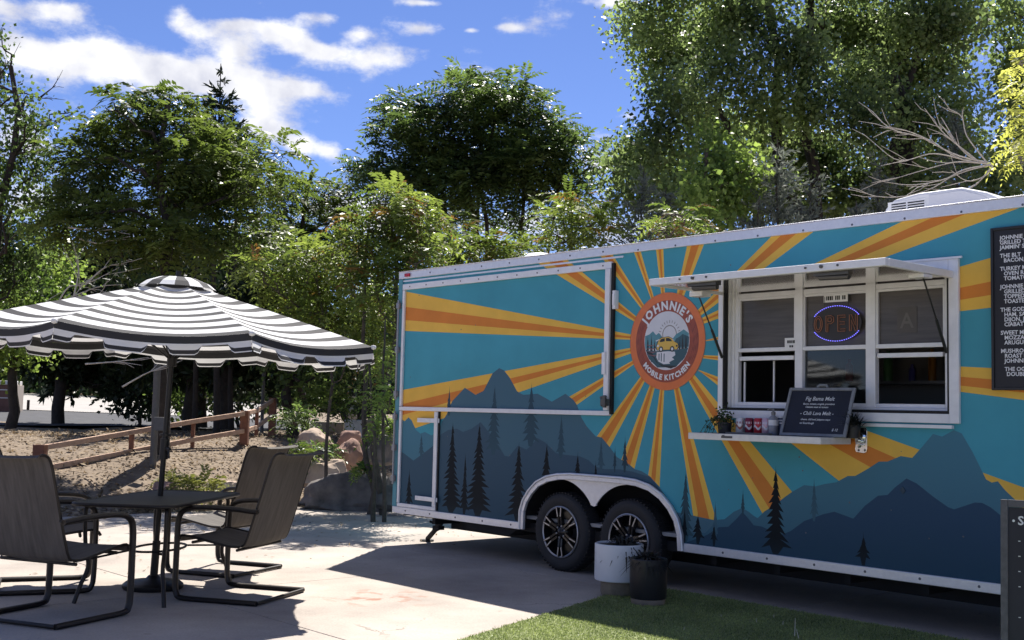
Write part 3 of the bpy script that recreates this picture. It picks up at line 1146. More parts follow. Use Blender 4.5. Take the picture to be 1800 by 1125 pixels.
def build_wheels():
    # wheel well
    b = MB()
    inner = [(x, z) for x, z in ARCH]
    k = len(inner)
    vs = [(x, .003, z) for x, z in inner]+[(x, .55, z) for x, z in inner]
    b.add(vs, [(i, k+i, k+i+1, i+1) for i in range(k-1)]+[tuple(range(k, 2*k))])
    part(b, 'wheel_well', DARK)
    # polished arch trim
    b = MB()
    b.strip(ARCH, -.052, -.030, -.001)
    tr_ = part(b, 'wheel_arch', ALU, recalc=True, bevel=.004)
    P = np.array(ARCH)
    b = MB()
    T = np.gradient(P, axis=0)
    T /= np.linalg.norm(T, axis=1)[:, None]
    Q = P+np.stack([T[:, 1], -T[:, 0]], 1)*.004
    b.tube([(x, -.031, z) for x, z in Q], .012, 8)
    b.build('lip', ALU, tr_, smooth=60)
    # scalloped aluminium plate between the wheels
    c1, c2, r = 2.485, 3.30, .462
    pts = [(2.35, .846), (2.48, .862), (2.65, .868), (3.25, .868), (3.42, .858), (3.50, .846)]
    low = []
    for a in np.linspace(78, 36, 14):
        low.append((c2-r*math.cos(R_(a)), .35+r*math.sin(R_(a))))
    low2 = []
    for a in np.linspace(36, 100, 18):
        low2.append((c1+r*math.cos(R_(a)), .35+r*math.sin(R_(a))))
    mid = [(2.93, .612), (2.895, .602), (2.86, .612)]
    poly = pts[::-1]+low2[::-1]+mid[::-1]+low[::-1]
    part(MB().prism(ccw(poly), .012, .024), 'arch_plate', ALU)
    TYRE = mat('tyre_rubber', (0.020, 0.020, 0.022), 0.7, bump=.15, bscale=50)
    GL = mat('gloss_black_rim', (0.012, 0.012, 0.014), 0.22, 0.2)
    MACH = mat('machined_rim', (0.42, 0.42, 0.44), 0.38, 0.8)
    first = None
    for wx in (2.485, 3.305):
        w = bpy.data.objects.new('wheel', None)
        COL.objects.link(w)
        w.parent = TR
        w.location = (wx, .015, .347)
        if first is None:
            first = w
            R, Wd = .347, .205
            prof = [(.225, .01), (.255, -.004), (.30, -.006), (.322, .002), (.338, .022), (.345, .05), (.347, .1), (.345, .155), (.338, .185), (.32, .205), (.225, .2)]
            b = MB().lathe(prof, (0, 0, 0), 'y', 56)
            for k_ in range(56):     # tread shoulder lugs
                a = 2*PI*k_/56
                ca, sa = math.cos(a), math.sin(a)
                for y0, y1 in ((.018, .075), (.09, .15)):
                    vs = []
                    for rr in (.338, .3515):
                        for (yy, da) in ((y0, -.02), (y1, -.02), (y1, .02), (y0, .02)):
                            vs.append((rr*math.cos(a+da), yy, rr*math.sin(a+da)))
                    b.add(vs, [(4, 5, 6, 7), (0, 1, 5, 4), (1, 2, 6, 5), (2, 3, 7, 6), (3, 0, 4, 7)])
            b.build('tyre', TYRE, w, smooth=50, recalc=True)
            b = MB().lathe([(.226, .012), (.228, -.004), (.221, -.008), (.212, -.002), (.208, .02), (.20, .06), (.19, .10), (.0001, .10)], (0, 0, 0), 'y', 48)
            b.m = [0 if i < 48*3 else 1 for i in range(len(b.f))]
            b.build('rim', [MACH, GL], w, smooth=40, recalc=True)
            b = MB().lathe([(.0001, -.012), (.028, -.010), (.036, .0), (.06, .012), (.075, .035), (.075, .09)], (0, 0, 0), 'y', 24)
            b.build('hub_cap', GL, w, smooth=50, recalc=True)
            for q in range(6):
                a = PI/2+q*PI/3+.06
                b = MB()
                for sgn, wd in ((-1, .018), (1, .018)):
                    d = np.array([math.cos(a), 0, math.sin(a)])
                    s = np.array([-math.sin(a), 0, math.cos(a)])
                    p0 = d*.06+s*sgn*.016+np.array([0, .016, 0])
                    p1 = d*.135+s*sgn*.017+np.array([0, .006, 0])
                    p2 = d*.216+s*sgn*.030+np.array([0, .004, 0])
                    for i_, (pa, pb) in enumerate(((p0, p1), (p1, p2))):
                        b.beam(pa, pb, .020, .034, 1, up=(0, 1, 0))
                        f0 = np.array([0, -.0185, 0])
                        if i_ == 1:
                            b.beam(pa+f0, pb+f0, .009, .003, 0, up=(0, 1, 0))
                b.build('spoke', [MACH, GL], w)
            for q in range(6):
                a = q*PI/3+.3
                b = MB().lathe([(.0001, -.002), (.008, 0), (.010, .03)], (.052*math.cos(a), 0, .052*math.sin(a)), 'y', 8)
                b.build('lug_nut', MACH, w)
        else:
            for c in first.children:
                d = c.copy()
                COL.objects.link(d)
                d.parent = w
            w.rotation_euler = (0, .35, 0)


build_wheels()


def build_window():
    x0, x1, z0, z1 = 4.262, 6.248, 1.392, 2.483
    b = MB()
    b.box(x0, x0+.045, -.028, .0, z0, z1)
    b.box(x1-.070, x1, -.028, .0, z0, z1)
    b.box(x0+.046, x1-.071, -.028, .0, z1-.075, z1)
    b.box(x0+.046, x1-.071, -.028, .0, z0, z0+.062)
    fr = part(b, 'serving_window', ALU_W, bevel=.004)
    b = MB().box(x0-.02, x1+.03, -.04, -.0285, z1-.002, z1+.012)
    b.build('drip_rail', ALU_W, fr)
    b = MB().box(4.9, 6.20, -.034, -.002, z0-.034, z0-.012)
    b.build('drip_rail', ALU_W, fr)
    # dark rubber seal and deep jambs
    gx0, gx1, gz0, gz1 = x0+.045, x1-.070, z0+.062, z1-.075
    b = MB()
    for (a, c, e, f) in ((gx0, gx0+.014, gz0, gz1), (gx1-.014, gx1, gz0, gz1), (gx0+.014, gx1-.014, gz1-.014, gz1), (gx0+.014, gx1-.014, gz0, gz0+.020)):
        b.box(a, c, -.022, .11, e, f)
    b.build('seal', BLACK_RUB, fr)
    jx0, jx1, jz0, jz1 = gx0+.014, gx1-.014, gz0+.020, gz1-.014
    b = MB()
    b.box(jx0, jx0+.02, .02, .115, jz0, jz1)
    b.box(jx0+.021, jx0+.040, .045, .115, jz0, jz1)
    b.box(jx1-.02, jx1, .02, .115, jz0, jz1)
    b.box(jx0+.041, jx1-.021, .02, .115, jz0, jz0+.016)
    b.build('jamb', ALU_W, fr, bevel=.002)
    # mullions, header
    ya, yb = .060, .105
    xa, xm1, xm2, xm3, xm4, xb = 4.372, 4.918, 4.985, 5.512, 5.588, 6.125
    b = MB()
    b.box(xa-.012, xa+.02, ya, yb, jz0+.017, jz1)
    b.build('mullion', ALU_W, fr, bevel=.003)
    for a, c in ((xm1, xm2), (xm3, xm4)):
        MB().box(a, c, ya-.008, yb, jz0+.017, jz1).build('mullion', ALU_W, fr, bevel=.004)
    MB().box(xb-.02, xb+.012, ya, yb, jz0+.017, jz1).build('mullion', ALU_W, fr, bevel=.003)
    cols = ((xa+.021, xm1-.001), (xm2+.001, xm3-.001), (xm4+.001, xb-.021))
    for a, c in cols:
        MB().box(a, c, ya, yb, 2.325, 2.362).build('header', ALU_W, fr, bevel=.003)
        MB().box(a, c, ya, yb, jz0+.017, jz0+.045).build('sill', ALU_W, fr, bevel=.003)
    GLASS = mat('screened_glass_reflections', (0.060, 0.051, 0.045), 0.28, spec=.45, vscale=5, col2=(0.105, 0.092, 0.082), detail=6)
    for n_ in [n for n in GLASS.node_tree.nodes if n.type == 'TEX_NOISE']:
        mp_ = GLASS.node_tree.nodes.new('ShaderNodeMapping')
        mp_.inputs['Scale'].default_value = (.5, 1, 7)  # horizontal streaks: reflections painted into the pane colour
        src = n_.inputs['Vector'].links[0].from_socket
        GLASS.node_tree.links.new(src, mp_.inputs[0])
        GLASS.node_tree.links.new(mp_.outputs[0], n_.inputs['Vector'])
    CLEAR = bpy.data.materials.new('clear_glass')
    CLEAR.use_nodes = True
    nt = CLEAR.node_tree
    nt.nodes.clear()
    o_ = nt.nodes.new('ShaderNodeOutputMaterial')
    tr_ = nt.nodes.new('ShaderNodeBsdfTransparent')
    tr_.inputs[0].default_value = (.75, .78, .77, 1)
    gl = nt.nodes.new('ShaderNodeBsdfGlossy')
    gl.inputs['Roughness'].default_value = .04
    fn = nt.nodes.new('ShaderNodeFresnel')
    fn.inputs[0].default_value = 1.5
    mx = nt.nodes.new('ShaderNodeMixShader')
    nt.links.new(fn.outputs[0], mx.inputs[0])
    nt.links.new(tr_.outputs[0], mx.inputs[1])
    nt.links.new(gl.outputs[0], mx.inputs[2])
    nt.links.new(mx.outputs[0], o_.inputs[0])
    for i, (a, c) in enumerate(cols):
        MB().box(a, c, .084, .088, 2.363, jz1).build('pane', GLASS, fr)
        zs = 1.905
        b = MB().box(a, c, ya-.004, yb-.012, zs, zs+.030)
        if i != 1:
            b.box(a+.012, c-.012, ya-.004, yb-.02, zs-.066, zs-.034)
            b.box(a, a+.014, ya+.002, yb-.02, zs+.031, 2.324)
            b.box(c-.014, c, ya+.002, yb-.02, zs+.031, 2.324)
            b.box(a+.014, c-.014, ya+.002, yb-.02, 2.305, 2.324)
        else:
            b.box(a, c, ya+.002, yb-.02, 2.305, 2.324)
            b.box(a, a+.012, ya+.002, yb-.02, zs+.031, 2.324)
        b.build('sash', ALU_W, fr, bevel=.003)
        MB().box(a+.002, c-.002, .086, .090, zs+.031, 2.304).build('pane', GLASS, fr)
        if i == 1:
            MB().box(a+.002, c-.002, .086, .090, jz0+.046, zs-.001).build('pane', CLEAR, fr)
    # slender vertical guide and sliding sash edge in the left opening
    MB().box(xa+.05, xa+.062, .092, .104, jz0+.046, 1.83).build('guide', ALU_W, fr)
    b = MB()
    b.box(4.655, 4.667, .15, .16, jz0+.05, 1.84)
    b.build('guide', ALU_W, fr)
    # pale notices stuck to the frame and glass
    for (ux, uz, w, h) in ((5.265, 2.282, .20, .060), (4.875, 1.955, .09, .095)):
        b = MB().box(ux-w/2, ux+w/2, .0515 if ux < 5 else .0575, .0535 if ux < 5 else .0595, uz-h/2, uz+h/2, 0)
        yy = .0505 if ux < 5 else .0565
        rr = random.Random(int(w*1000))
        rows = ((uz, .030),) if w > .15 else ((uz+.018, .022), (uz-.016, .016))
        for zc, hh in rows:        # print too small and blurred to read
            q = -w*.40
            while q < w*.38:
                ww = rr.uniform(.008, .017)
                if rr.random() > .12:
                    b.add([(ux+q, yy, zc-hh/2), (ux+q+ww, yy, zc-hh/2), (ux+q+ww, yy, zc+hh/2), (ux+q, yy, zc+hh/2)], [(0, 1, 2, 3)], 1)
                q += ww+.004
        b.build('sticker', [WHITE_PL, mat('print_black', (.02, .02, .02), .6)], fr)
    # faint grade card behind the right-hand glass
    b = MB().box(5.74, 5.89, .0825, .0845, 2.01, 2.19, 0)
    put_text(b, 'A', .15, (5.815, .0815, 2.045), (1, 0, 0), (0, 0, 1), 1, align='CENTER', bold=.002)
    b.build('sticker', [mat('card_grey', (.085, .076, .070), .5), mat('card_letter', (.13, .12, .11), .5)], fr)
    # ---- awning flap
    ax0, ax1 = 4.285, 6.215
    b = MB()
    zo, zi = 2.352, 2.352
    b.box(ax0+.03, ax1-.03, -.82, -.035, 2.364, 2.394)
    aw = part(b, 'awning', mat('awning_underside', (.78, .77, .76), .10, .92, bump=.03, bscale=4))
    b = MB().box(ax0, ax1, -.870, -.821, 2.352, 2.402)
    b.build('edge_frame', ALU_W, aw, bevel=.004)
    for a in (ax0, ax1-.03):
        MB().box(a, a+.03, -.8205, -.030, 2.352, 2.402).build('edge_frame', ALU_W, aw, bevel=.004)
    for xx in (4.72, 5.78):
        b = MB().box(xx-.13, xx+.13, -.80, -.74, 2.330, 2.3635)
        b.tube([(xx-.10, -.77, 2.325), (xx+.12, -.77, 2.318)], .022)
        b.lathe([(.0001, -.886), (.012, -.884), (.012, -.8705)], (xx-.02, 0, 2.38), 'y', 10)
        b.lathe([(.0001, -.880), (.008, -.879), (.008, -.8705)], (xx+.10, 0, 2.38), 'y', 10)
        b.lathe([(.0001, -.880), (.008, -.879), (.008, -.8705)], (xx-.14, 0, 2.38), 'y', 10)
        b.build('latch', mat('latch_steel', (0.12, .12, .12), .4, .8), aw, bevel=.003)
    for x_, xt in ((4.305, 4.335), (6.165, 6.180)):
        b = MB().tube([(x_, -.030, 1.86), (x_, -.16, 2.07)], .011)
        b.tube([(x_, -.15, 2.055), (x_, -.34, 2.350)], .006)
        b.build('gas_strut', mat('strut_black', (.02, .02, .02), .35), aw, smooth=40)
    b = MB().box(4.275, 4.40, -.40, -.29, 2.310, 2.3495)
    b.build('bracket', ALU_W, aw, bevel=.004)
    b = MB().box(6.10, 6.21, -.40, -.29, 2.325, 2.3495)
    b.build('bracket', ALU_W, aw, bevel=.004)
    # ---- fold-down shelf
    sx0, sx1 = 4.285, 5.448
    b = MB().box(sx0+.02, sx1-.02, -.385, -.03, 1.232, 1.274)
    sh = part(b, 'serving_shelf', mat('shelf_top', (.10, .10, .105), .35, .6, var=.15, vscale=12))
    b = MB().box(sx0, sx1, -.405, -.3855, 1.229, 1.277)
    b.build('edge_frame', mat('shelf_edge', (.74, .72, .68), .45, .1, var=.06, vscale=20), sh, bevel=.004)
    for a in (sx0, sx1-.02):
        MB().box(a, a+.019, -.3853, -.028, 1.229, 1.277).build('edge_frame', mat('shelf_edge', (.74, .72, .68), .45, .1), sh, bevel=.004)
    b = MB().box(4.60, 4.70, -.4075, -.4055, 1.246, 1.262)
    b.box(4.61, 4.63, -.411, -.408, 1.25, 1.268)
    b.build('badge_plate', mat('latch_steel', (0.12, .12, .12), .4, .8), sh)
    # chrome bottle-opener plate beside the shelf
    b = MB()
    o = [(-.042, -.085), (.018, -.092), (.038, -.085), (.045, -.06), (.045, .07), (.035, .088), (-.03, .088), (-.05, .06), (-.055, .02), (-.045, -.03), (-.05, -.06)]
    b.prism([(5.520+x, 1.262+z) for x, z in o], -.016, -.001)
    b.lathe([(.018, -.034), (.030, -.034), (.030, -.016)], (5.515, 0, 1.285), 'y', 16)
    b.tube([(5.49, -.025, 1.25), (5.515, -.040, 1.262), (5.545, -.025, 1.25)], .010)
    b.tube([(5.50, -.022, 1.21), (5.52, -.026, 1.23), (5.54, -.022, 1.225)], .008)
    pl = part(b, 'bottle_opener', CHROME, recalc=True, bevel=.003)
    b = MB()
    for x, z in ((5.49, 1.335), (5.548, 1.335), (5.50, 1.19), (5.548, 1.192)):
        b.lathe([(.0001, -.020), (.007, -.019), (.009, -.0165)], (x, 0, z), 'y', 10)
    b.build('screw', SCREW, pl)


build_window()


def build_ac():
    # roof air conditioner, front right
    y0, y1 = .42, 1.15
    x0, x1, zr = 5.42, 6.42, 2.865
    sect = [(x0, zr), (x0+.03, zr+.10), (x0+.10, zr+.16), (x0+.30, zr+.185), (x0+.62, zr+.185), (x0+.80, zr+.13), (x0+.93, zr+.06), (x1, zr)]
    b = MB().prism(sect, y0, y1)
    ac = part(b, 'air_conditioner', WHITE_PL, bevel=.02, recalc=True)
    b = MB().prism([(x0+.38, zr+.02), (x0+.38, zr+.155), (x0+.63, zr+.158), (x0+.78, zr+.105), (x0+.88, zr+.03)], y0-.006, y0+.002)
    b.build('cover_panel', mat('ac_panel', (.70, .70, .73), .45), ac, recalc=True)
    g = MB().box(x0+.055, x0+.355, y0-.004, y0-.0005, zr+.030, zr+.140)
    g.build('grille', WHITE_PL, ac)
    for i in range(5):
        for (a, c) in ((x0+.085, x0+.200), (x0+.215, x0+.345)):
            z = zr+.042+i*.0185
            MB().box(a, c, y0-.0065, y0-.0045, z, z+.009).build('vent_slot', mat('vent_dark', (.02, .02, .022), .8), ac)
    b = MB().lathe([(.0001, .0), (.16, .0), (.16, .05), (.10, .09), (.0001, .1)], (1.55, .55, ZT+.045), n=24)
    part(b, 'roof_vent', WHITE_PL, smooth=40)


build_ac()


def build_badge():
    cx, cz, R = 3.712, 2.008, .402
    circ = lambda r, n=72, a0=0, a1=360: [(r*math.cos(R_(a)), r*math.sin(R_(a))) for a in np.linspace(a0, a1, n, endpoint=(a1-a0 < 360))]
    C_BR = mat('badge_brown', srgb(140, 64, 42, 1.25), .4, var=.18, vscale=12)
    C_OR = mat('badge_orange', srgb(205, 108, 55, 1.2), .4, var=.06, vscale=9)
    C_SK = mat('badge_sky', srgb(185, 185, 188, 1.4), .4, var=.05, vscale=10)
    C_TE = mat('badge_teal', srgb(70, 120, 130, 1.4), .4, var=.1, vscale=20)
    C_TD = mat('badge_deep_teal', srgb(40, 75, 85, 1.3), .4)
    C_BK = mat('badge_black', (.012, .016, .018), .4)
    C_YE = mat('badge_yellow', srgb(190, 155, 65, 1.4), .4)
    C_WH = mat('badge_white', (.72, .72, .73), .4)
    el = []
    add = lambda p, m: el.append((p, m))
    add(circ(R), C_OR)
    add(circ(.338), C_BR)
    # wood-grain streaks on the brown ring
    for sgn in (-1, 1):
        for i, rr in enumerate((.325, .310, .294, .280)):
            a = circ(rr, 20, 150, 225) if sgn < 0 else circ(rr, 20, -35, 30)
            w = .0045
            outer = [(x*(1+w/rr), z*(1+w/rr)) for x, z in a]
            inner = [(x*(1+.012*math.sin(j*1.4+i)), z) for j, (x, z) in enumerate(a)]
            add(outer+inner[::-1], mat('badge_grain', srgb(105, 45, 35, 1.3), .4))
    sky = circ(.242)
    ell = lambda p: [(x*1.0, z*1.0+.005) for x, z in p]
    add(ell(sky), C_SK)

    def inside(poly):
        out = []
        for x, z in poly:
            r = math.hypot(x, z-.005)
            if r > .240:
                x, z = x*.240/r, (z-.005)*.240/r+.005
            out.append((x, z))
        return out
    sc = (.03, .055)
    for a in np.linspace(0, 180, 13):
        c, s = math.cos(R_(a)), math.sin(R_(a))
        add([(sc[0]+c*.095-s*.003, sc[1]+s*.095+c*.003), (sc[0]+c*.095+s*.003, sc[1]+s*.095-c*.003), (sc[0]+c*.118+s*.003, sc[1]+s*.118-c*.003), (sc[0]+c*.118-s*.003, sc[1]+s*.118+c*.003)],
            mat('badge_grey', srgb(140, 135, 130), .4))
    add([(sc[0]+x, sc[1]+z) for x, z in circ(.078, 30)], mat('badge_grey', srgb(140, 135, 130), .4))
    add([(sc[0]+x, sc[1]+z) for x, z in circ(.069, 30)], C_SK)
    add(inside([(-.24, -.02), (-.236, .05), (-.19, .062), (-.15, .088), (-.115, .055), (-.085, .073), (-.05, .04), (-.01, .0), (-.01, -.06), (-.24, -.06)]), C_TE)
    add(inside([(.02, -.06), (.05, .005), (.10, .055), (.14, .072), (.18, .092), (.236, .06), (.24, -.06)]), C_TE)
    add(inside([(.06, -.05), (.10, .02), (.13, .03), (.17, .055), (.24, .03), (.24, -.05)]), C_TD)
    # trees left & right: stacked darts
    for (x, b, t, w) in ((-.205, -.10, .04, .028), (-.165, -.12, .05, .03), (-.13, -.11, .015, .025), (.205, -.10, .05, .03), (.17, -.11, .045, .03), (.14, -.10, .01, .025)):
        add(inside(pine_poly(x, b, t, w, int(x*1000) % 97, .55)), C_BK)
    add(inside([(-.235, -.06), (-.18, -.075), (-.10, -.078), (.0, -.07), (.10, -.073), (.235, -.06), (.20, -.15), (.10, -.22), (-.10, -.22), (-.20, -.15)]), C_TD)
    # pond
    add([(-.105, -.088), (.015, -.082), (.09, -.088), (.095, -.115), (.06, -.135), (.085, -.15), (.03, -.172), (.04, -.185), (-.03, -.188), (-.085, -.165), (-.11, -.13)], C_SK)
    for (x0, x1_, z0, z1_) in ((-.085, -.075, -.155, -.10), (-.06, -.05, -.165, -.095), (-.03, -.02, -.17, -.10)):
        add([(x0, z0), (x1_, z0), (x1_, z1_), (x0, z1_)], C_TD)
    add(inside([(-.24, -.085), (-.20, -.10), (-.14, -.13), (-.11, -.17), (-.05, -.205), (.05, -.225), (.12, -.205), (.05, -.2), (-.03, -.195), (-.09, -.18), (-.12, -.14), (-.15, -.10), (-.17, -.085)]), C_BK)
    for i in range(4):
        z = -.02-i*.028
        add(inside([(-.24+i*.008, z), (-.17+.012*i, z-.018), (-.115+.006*i, z-.004), (-.17+.012*i, z-.008)]), C_WH if i == 9 else mat('badge_mauve', srgb(120, 80, 85, 1.2), .4))
    # yellow van
    van = [(-.10, -.070), (-.11, -.045), (-.10, -.022), (-.085, .012), (-.055, .030), (.02, .036), (.055, .022), (.08, -.005), (.115, -.020), (.125, -.045), (.11, -.068)]
    add([(x*1.07, (z+.02)*1.07-.02) for x, z in van], C_BK)
    add(van, C_YE)
    add([(-.075, .004), (-.055, .022), (-.02, .026), (-.02, .0), (-.07, -.006)], C_BK)
    add([(-.008, .001), (-.008, .027), (.022, .027), (.045, .016), (.06, -.002)], C_BK)
    add([(-.11, .0), (-.08, .014), (-.075, .022), (-.12, .008)], C_WH)
    add([(.055, .018), (.075, .004), (.09, -.008), (.072, .012)], C_WH)
    add([(-.105, -.03), (-.082, -.026), (-.082, -.042), (-.105, -.046)], C_WH)
    for wx in (-.06, .06):
        add([(wx+x, -.064+z) for x, z in circ(.024, 14)], C_BK)
        add([(wx+x, -.064+z) for x, z in circ(.013, 10)], C_WH)
    add([(.10, -.03), (.118, -.036), (.116, -.05), (.10, -.046)], C_BK)
    V, res = arrange([(None, p) for p, _ in el])
    mats, order = [], {}
    mb = MB()
    ring = MB()
    for (p, m), faces in zip(el, res):
        if m.name not in order:
            order[m.name] = len(mats)
            mats.append(m)
        e = emit(V, faces)
        mb.add(e.v, e.f, order[m.name])
    b = MB().lathe([(R+.004, 0), (R+.004, -.0028)], (cx, 0, cz), 'y', 72)
    bd = part(b, 'badge', C_OR)
    o = mb.build('badge_picture', mats, bd)
    o.location = (cx, -.0030, cz)
    # lettering bent round the ring
    b = MB()

    def arc_text(word, size, r, mid, top, sp=1.0):
        ws = []
        for ch in word:
            if ch == ' ':
                ws.append((None, None, size*.35))
                continue
            v, f = text2d(ch, size, bold=.0042 if top else .0028)
            ws.append((v, f, (v[:, 0].max()-v[:, 0].min())+size*.10))
        tot = sum(w for _, _, w in ws)*sp
        s = -tot/2
        for v, f, w in ws:
            c = s+w*sp/2
            s += w*sp
            if v is None:
                continue
            a = R_(mid)-c/r if top else R_(mid)+c/r
            up = np.array([math.cos(a), 0, math.sin(a)])*(1 if top else -1)
            rt_ = np.array([up[2], 0, -up[0]])
            vx = v[:, 0]-(v[:, 0].min()+v[:, 0].max())/2
            base = np.array([math.cos(a), 0, math.sin(a)])*r+np.array([cx, -.0048, cz])
            b.add([base+rt_*x+up*y for x, y in zip(vx, v[:, 1])], f)
    arc_text("JOHNNIE'S", .098, .262, 90, True, 1.02)
    arc_text('MOBILE KITCHEN', .062, .318, 270, False, 1.04)
    b.build('lettering', mat('print_white', (.80, .80, .80), .5), bd)


build_badge()

# ------------------------------------------------------------------ things on and at the trailer
TROT = YAW


def tl(u, v, z):
    return tuple(uvw(u, v, z))


LETTER = mat('print_white', (.80, .80, .80), .5)
CHALK = mat('chalk', (.62, .64, .66), .9)


def build_menu():
    t = thing('menu_board', 'tall black menu board with white lettering mounted on the turquoise trailer side', 'menu board', tl(6.472, -.003, 1.612), TROT)
    w, h = .95, 1.045
    MB().box(.018, w-.018, -.024, -.002, .018, h-.018).build('panel', mat('menu_black', (.010, .010, .014), .5), t)
    b = MB()
    for a, c, e, f in ((0, .0175, 0, h), (w-.0175, w, 0, h), (.018, w-.018, 0, .0175), (.018, w-.018, h-.0175, h)):
        b.box(a, c, -.034, 0, e, f)
    b.build('frame', mat('menu_frame', (.015, .015, .016), .4), t, bevel=.003)
    lines = ["JOHNNIE CRISPY CHICKEN", "GRILLED TURKEY, BACON", "JAMMIN' SAUCE", "", "THE BLT", "  BACON, TOMATO, LETTUCE", "", "TURKEY MELT", "  OVEN ROASTED TURKEY", "  TOMATO, ONION", "",
             "JOHNNIE APPLE", "  GRILLED OVEN CHEESE", "  TOPPED WITH APPLE", "  TOASTED SOURDOUGH", "", "THE GODFATHER", "  HAM, SALAMI, PROVOLONE", "  DIJON, JOHNNIE'S", "  CIABATTA", "", "SWEET MELT",
             "  MOZZARELLA, TOMATO", "  ARUGULA, TOAST", "", "MUSHROOM MELT", "  ROAST BEEF, SWISS", "  JOHNNIE'S SAUCE", "", "  THE OG", "   DOUBLE CHEESE"]
    z = h-.080
    b = MB()
    for s in lines:
        if s:
            ind = (len(s)-len(s.lstrip()))*.012
            put_text(b, s.strip(), .036, (.060+ind, -.0252, z), (1, 0, 0), (0, 0, 1), bold=.0009)
        z -= .0315 if s else .0215
    b.build('lettering', LETTER, t)


build_menu()


def build_neon():
    t = thing('neon_sign', 'oval OPEN sign with blue dotted arcs hanging in the middle serving window', 'open sign', tl(5.275, .050, 2.095), TROT)
    NB = mat('blue_led', (.08, .08, .5), .4, emit=((.20, .18, 1.0), .75))
    NR = mat('orange_tube', (.26, .12, .075), .4, emit=((1.0, .36, .15), .015))
    NK = mat('sign_backing', (.03, .028, .03), .5)
    b = MB()
    el = [(.205*math.cos(a), .126*math.sin(a)) for a in np.linspace(0, 2*PI, 40, endpoint=False)]
    b.prism(ccw(el), .004, .006)
    b.build('backing', NK, t)
    b = MB()
    for lo, hi in ((28, 152), (208, 332)):
        for a in np.linspace(lo, hi, 24):
            x, z = .206*math.cos(R_(a)), .128*math.sin(R_(a))
            b.lathe([(.0001, -.006), (.0032, -.003), (.0036, .0035)], (x, 0, z), 'y', 6)
    b.build('light_dots', NB, t)
    b = MB()
    r = .0030

    def pth(p, x0, closed=False):
        b.tube([(x0+x, -.002, z) for x, z in p], r, 6)
    O = [(.034*math.cos(a), .058*math.sin(a)) for a in np.linspace(0, 2*PI, 22)]
    O2 = [(.020*math.cos(a), .042*math.sin(a)) for a in np.linspace(0, 2*PI, 22)]
    pth(O, -.150)
    pth(O2, -.150)
    P1 = [(-.032, -.058), (-.032, .058), (.012, .058), (.032, .045), (.032, .015), (.012, .0), (-.016, .0), (-.016, -.058), (-.032, -.058)]
    pth(P1, -.052)
    pth([(-.016, .016), (-.016, .042), (.010, .042), (.016, .03), (.010, .016), (-.016, .016)], -.052)
    E1 = [(-.03, -.058), (-.03, .058), (.032, .058), (.032, .042), (-.014, .042), (-.014, .01), (.026, .01), (.026, -.008), (-.014, -.008), (-.014, -.042), (.032, -.042), (.032, -.058), (-.03, -.058)]
    pth(E1, .045)
    N1 = [(-.032, -.058), (-.032, .058), (-.016, .058), (.016, -.02), (.016, .058), (.032, .058), (.032, -.058), (.016, -.058), (-.016, .02), (-.016, -.058), (-.032, -.058)]
    pth(N1, .142)
    b.build('lettering', NR, t, smooth=60)
    b = MB()
    b.tube([(-.1, .004, .12), (-.1, .004, .20)], .002, 5)
    b.tube([(.1, .004, .12), (.1, .004, .20)], .002, 5)
    b.build('cord', mat('strut_black', (.02, .02, .02), .35), t)


build_neon()


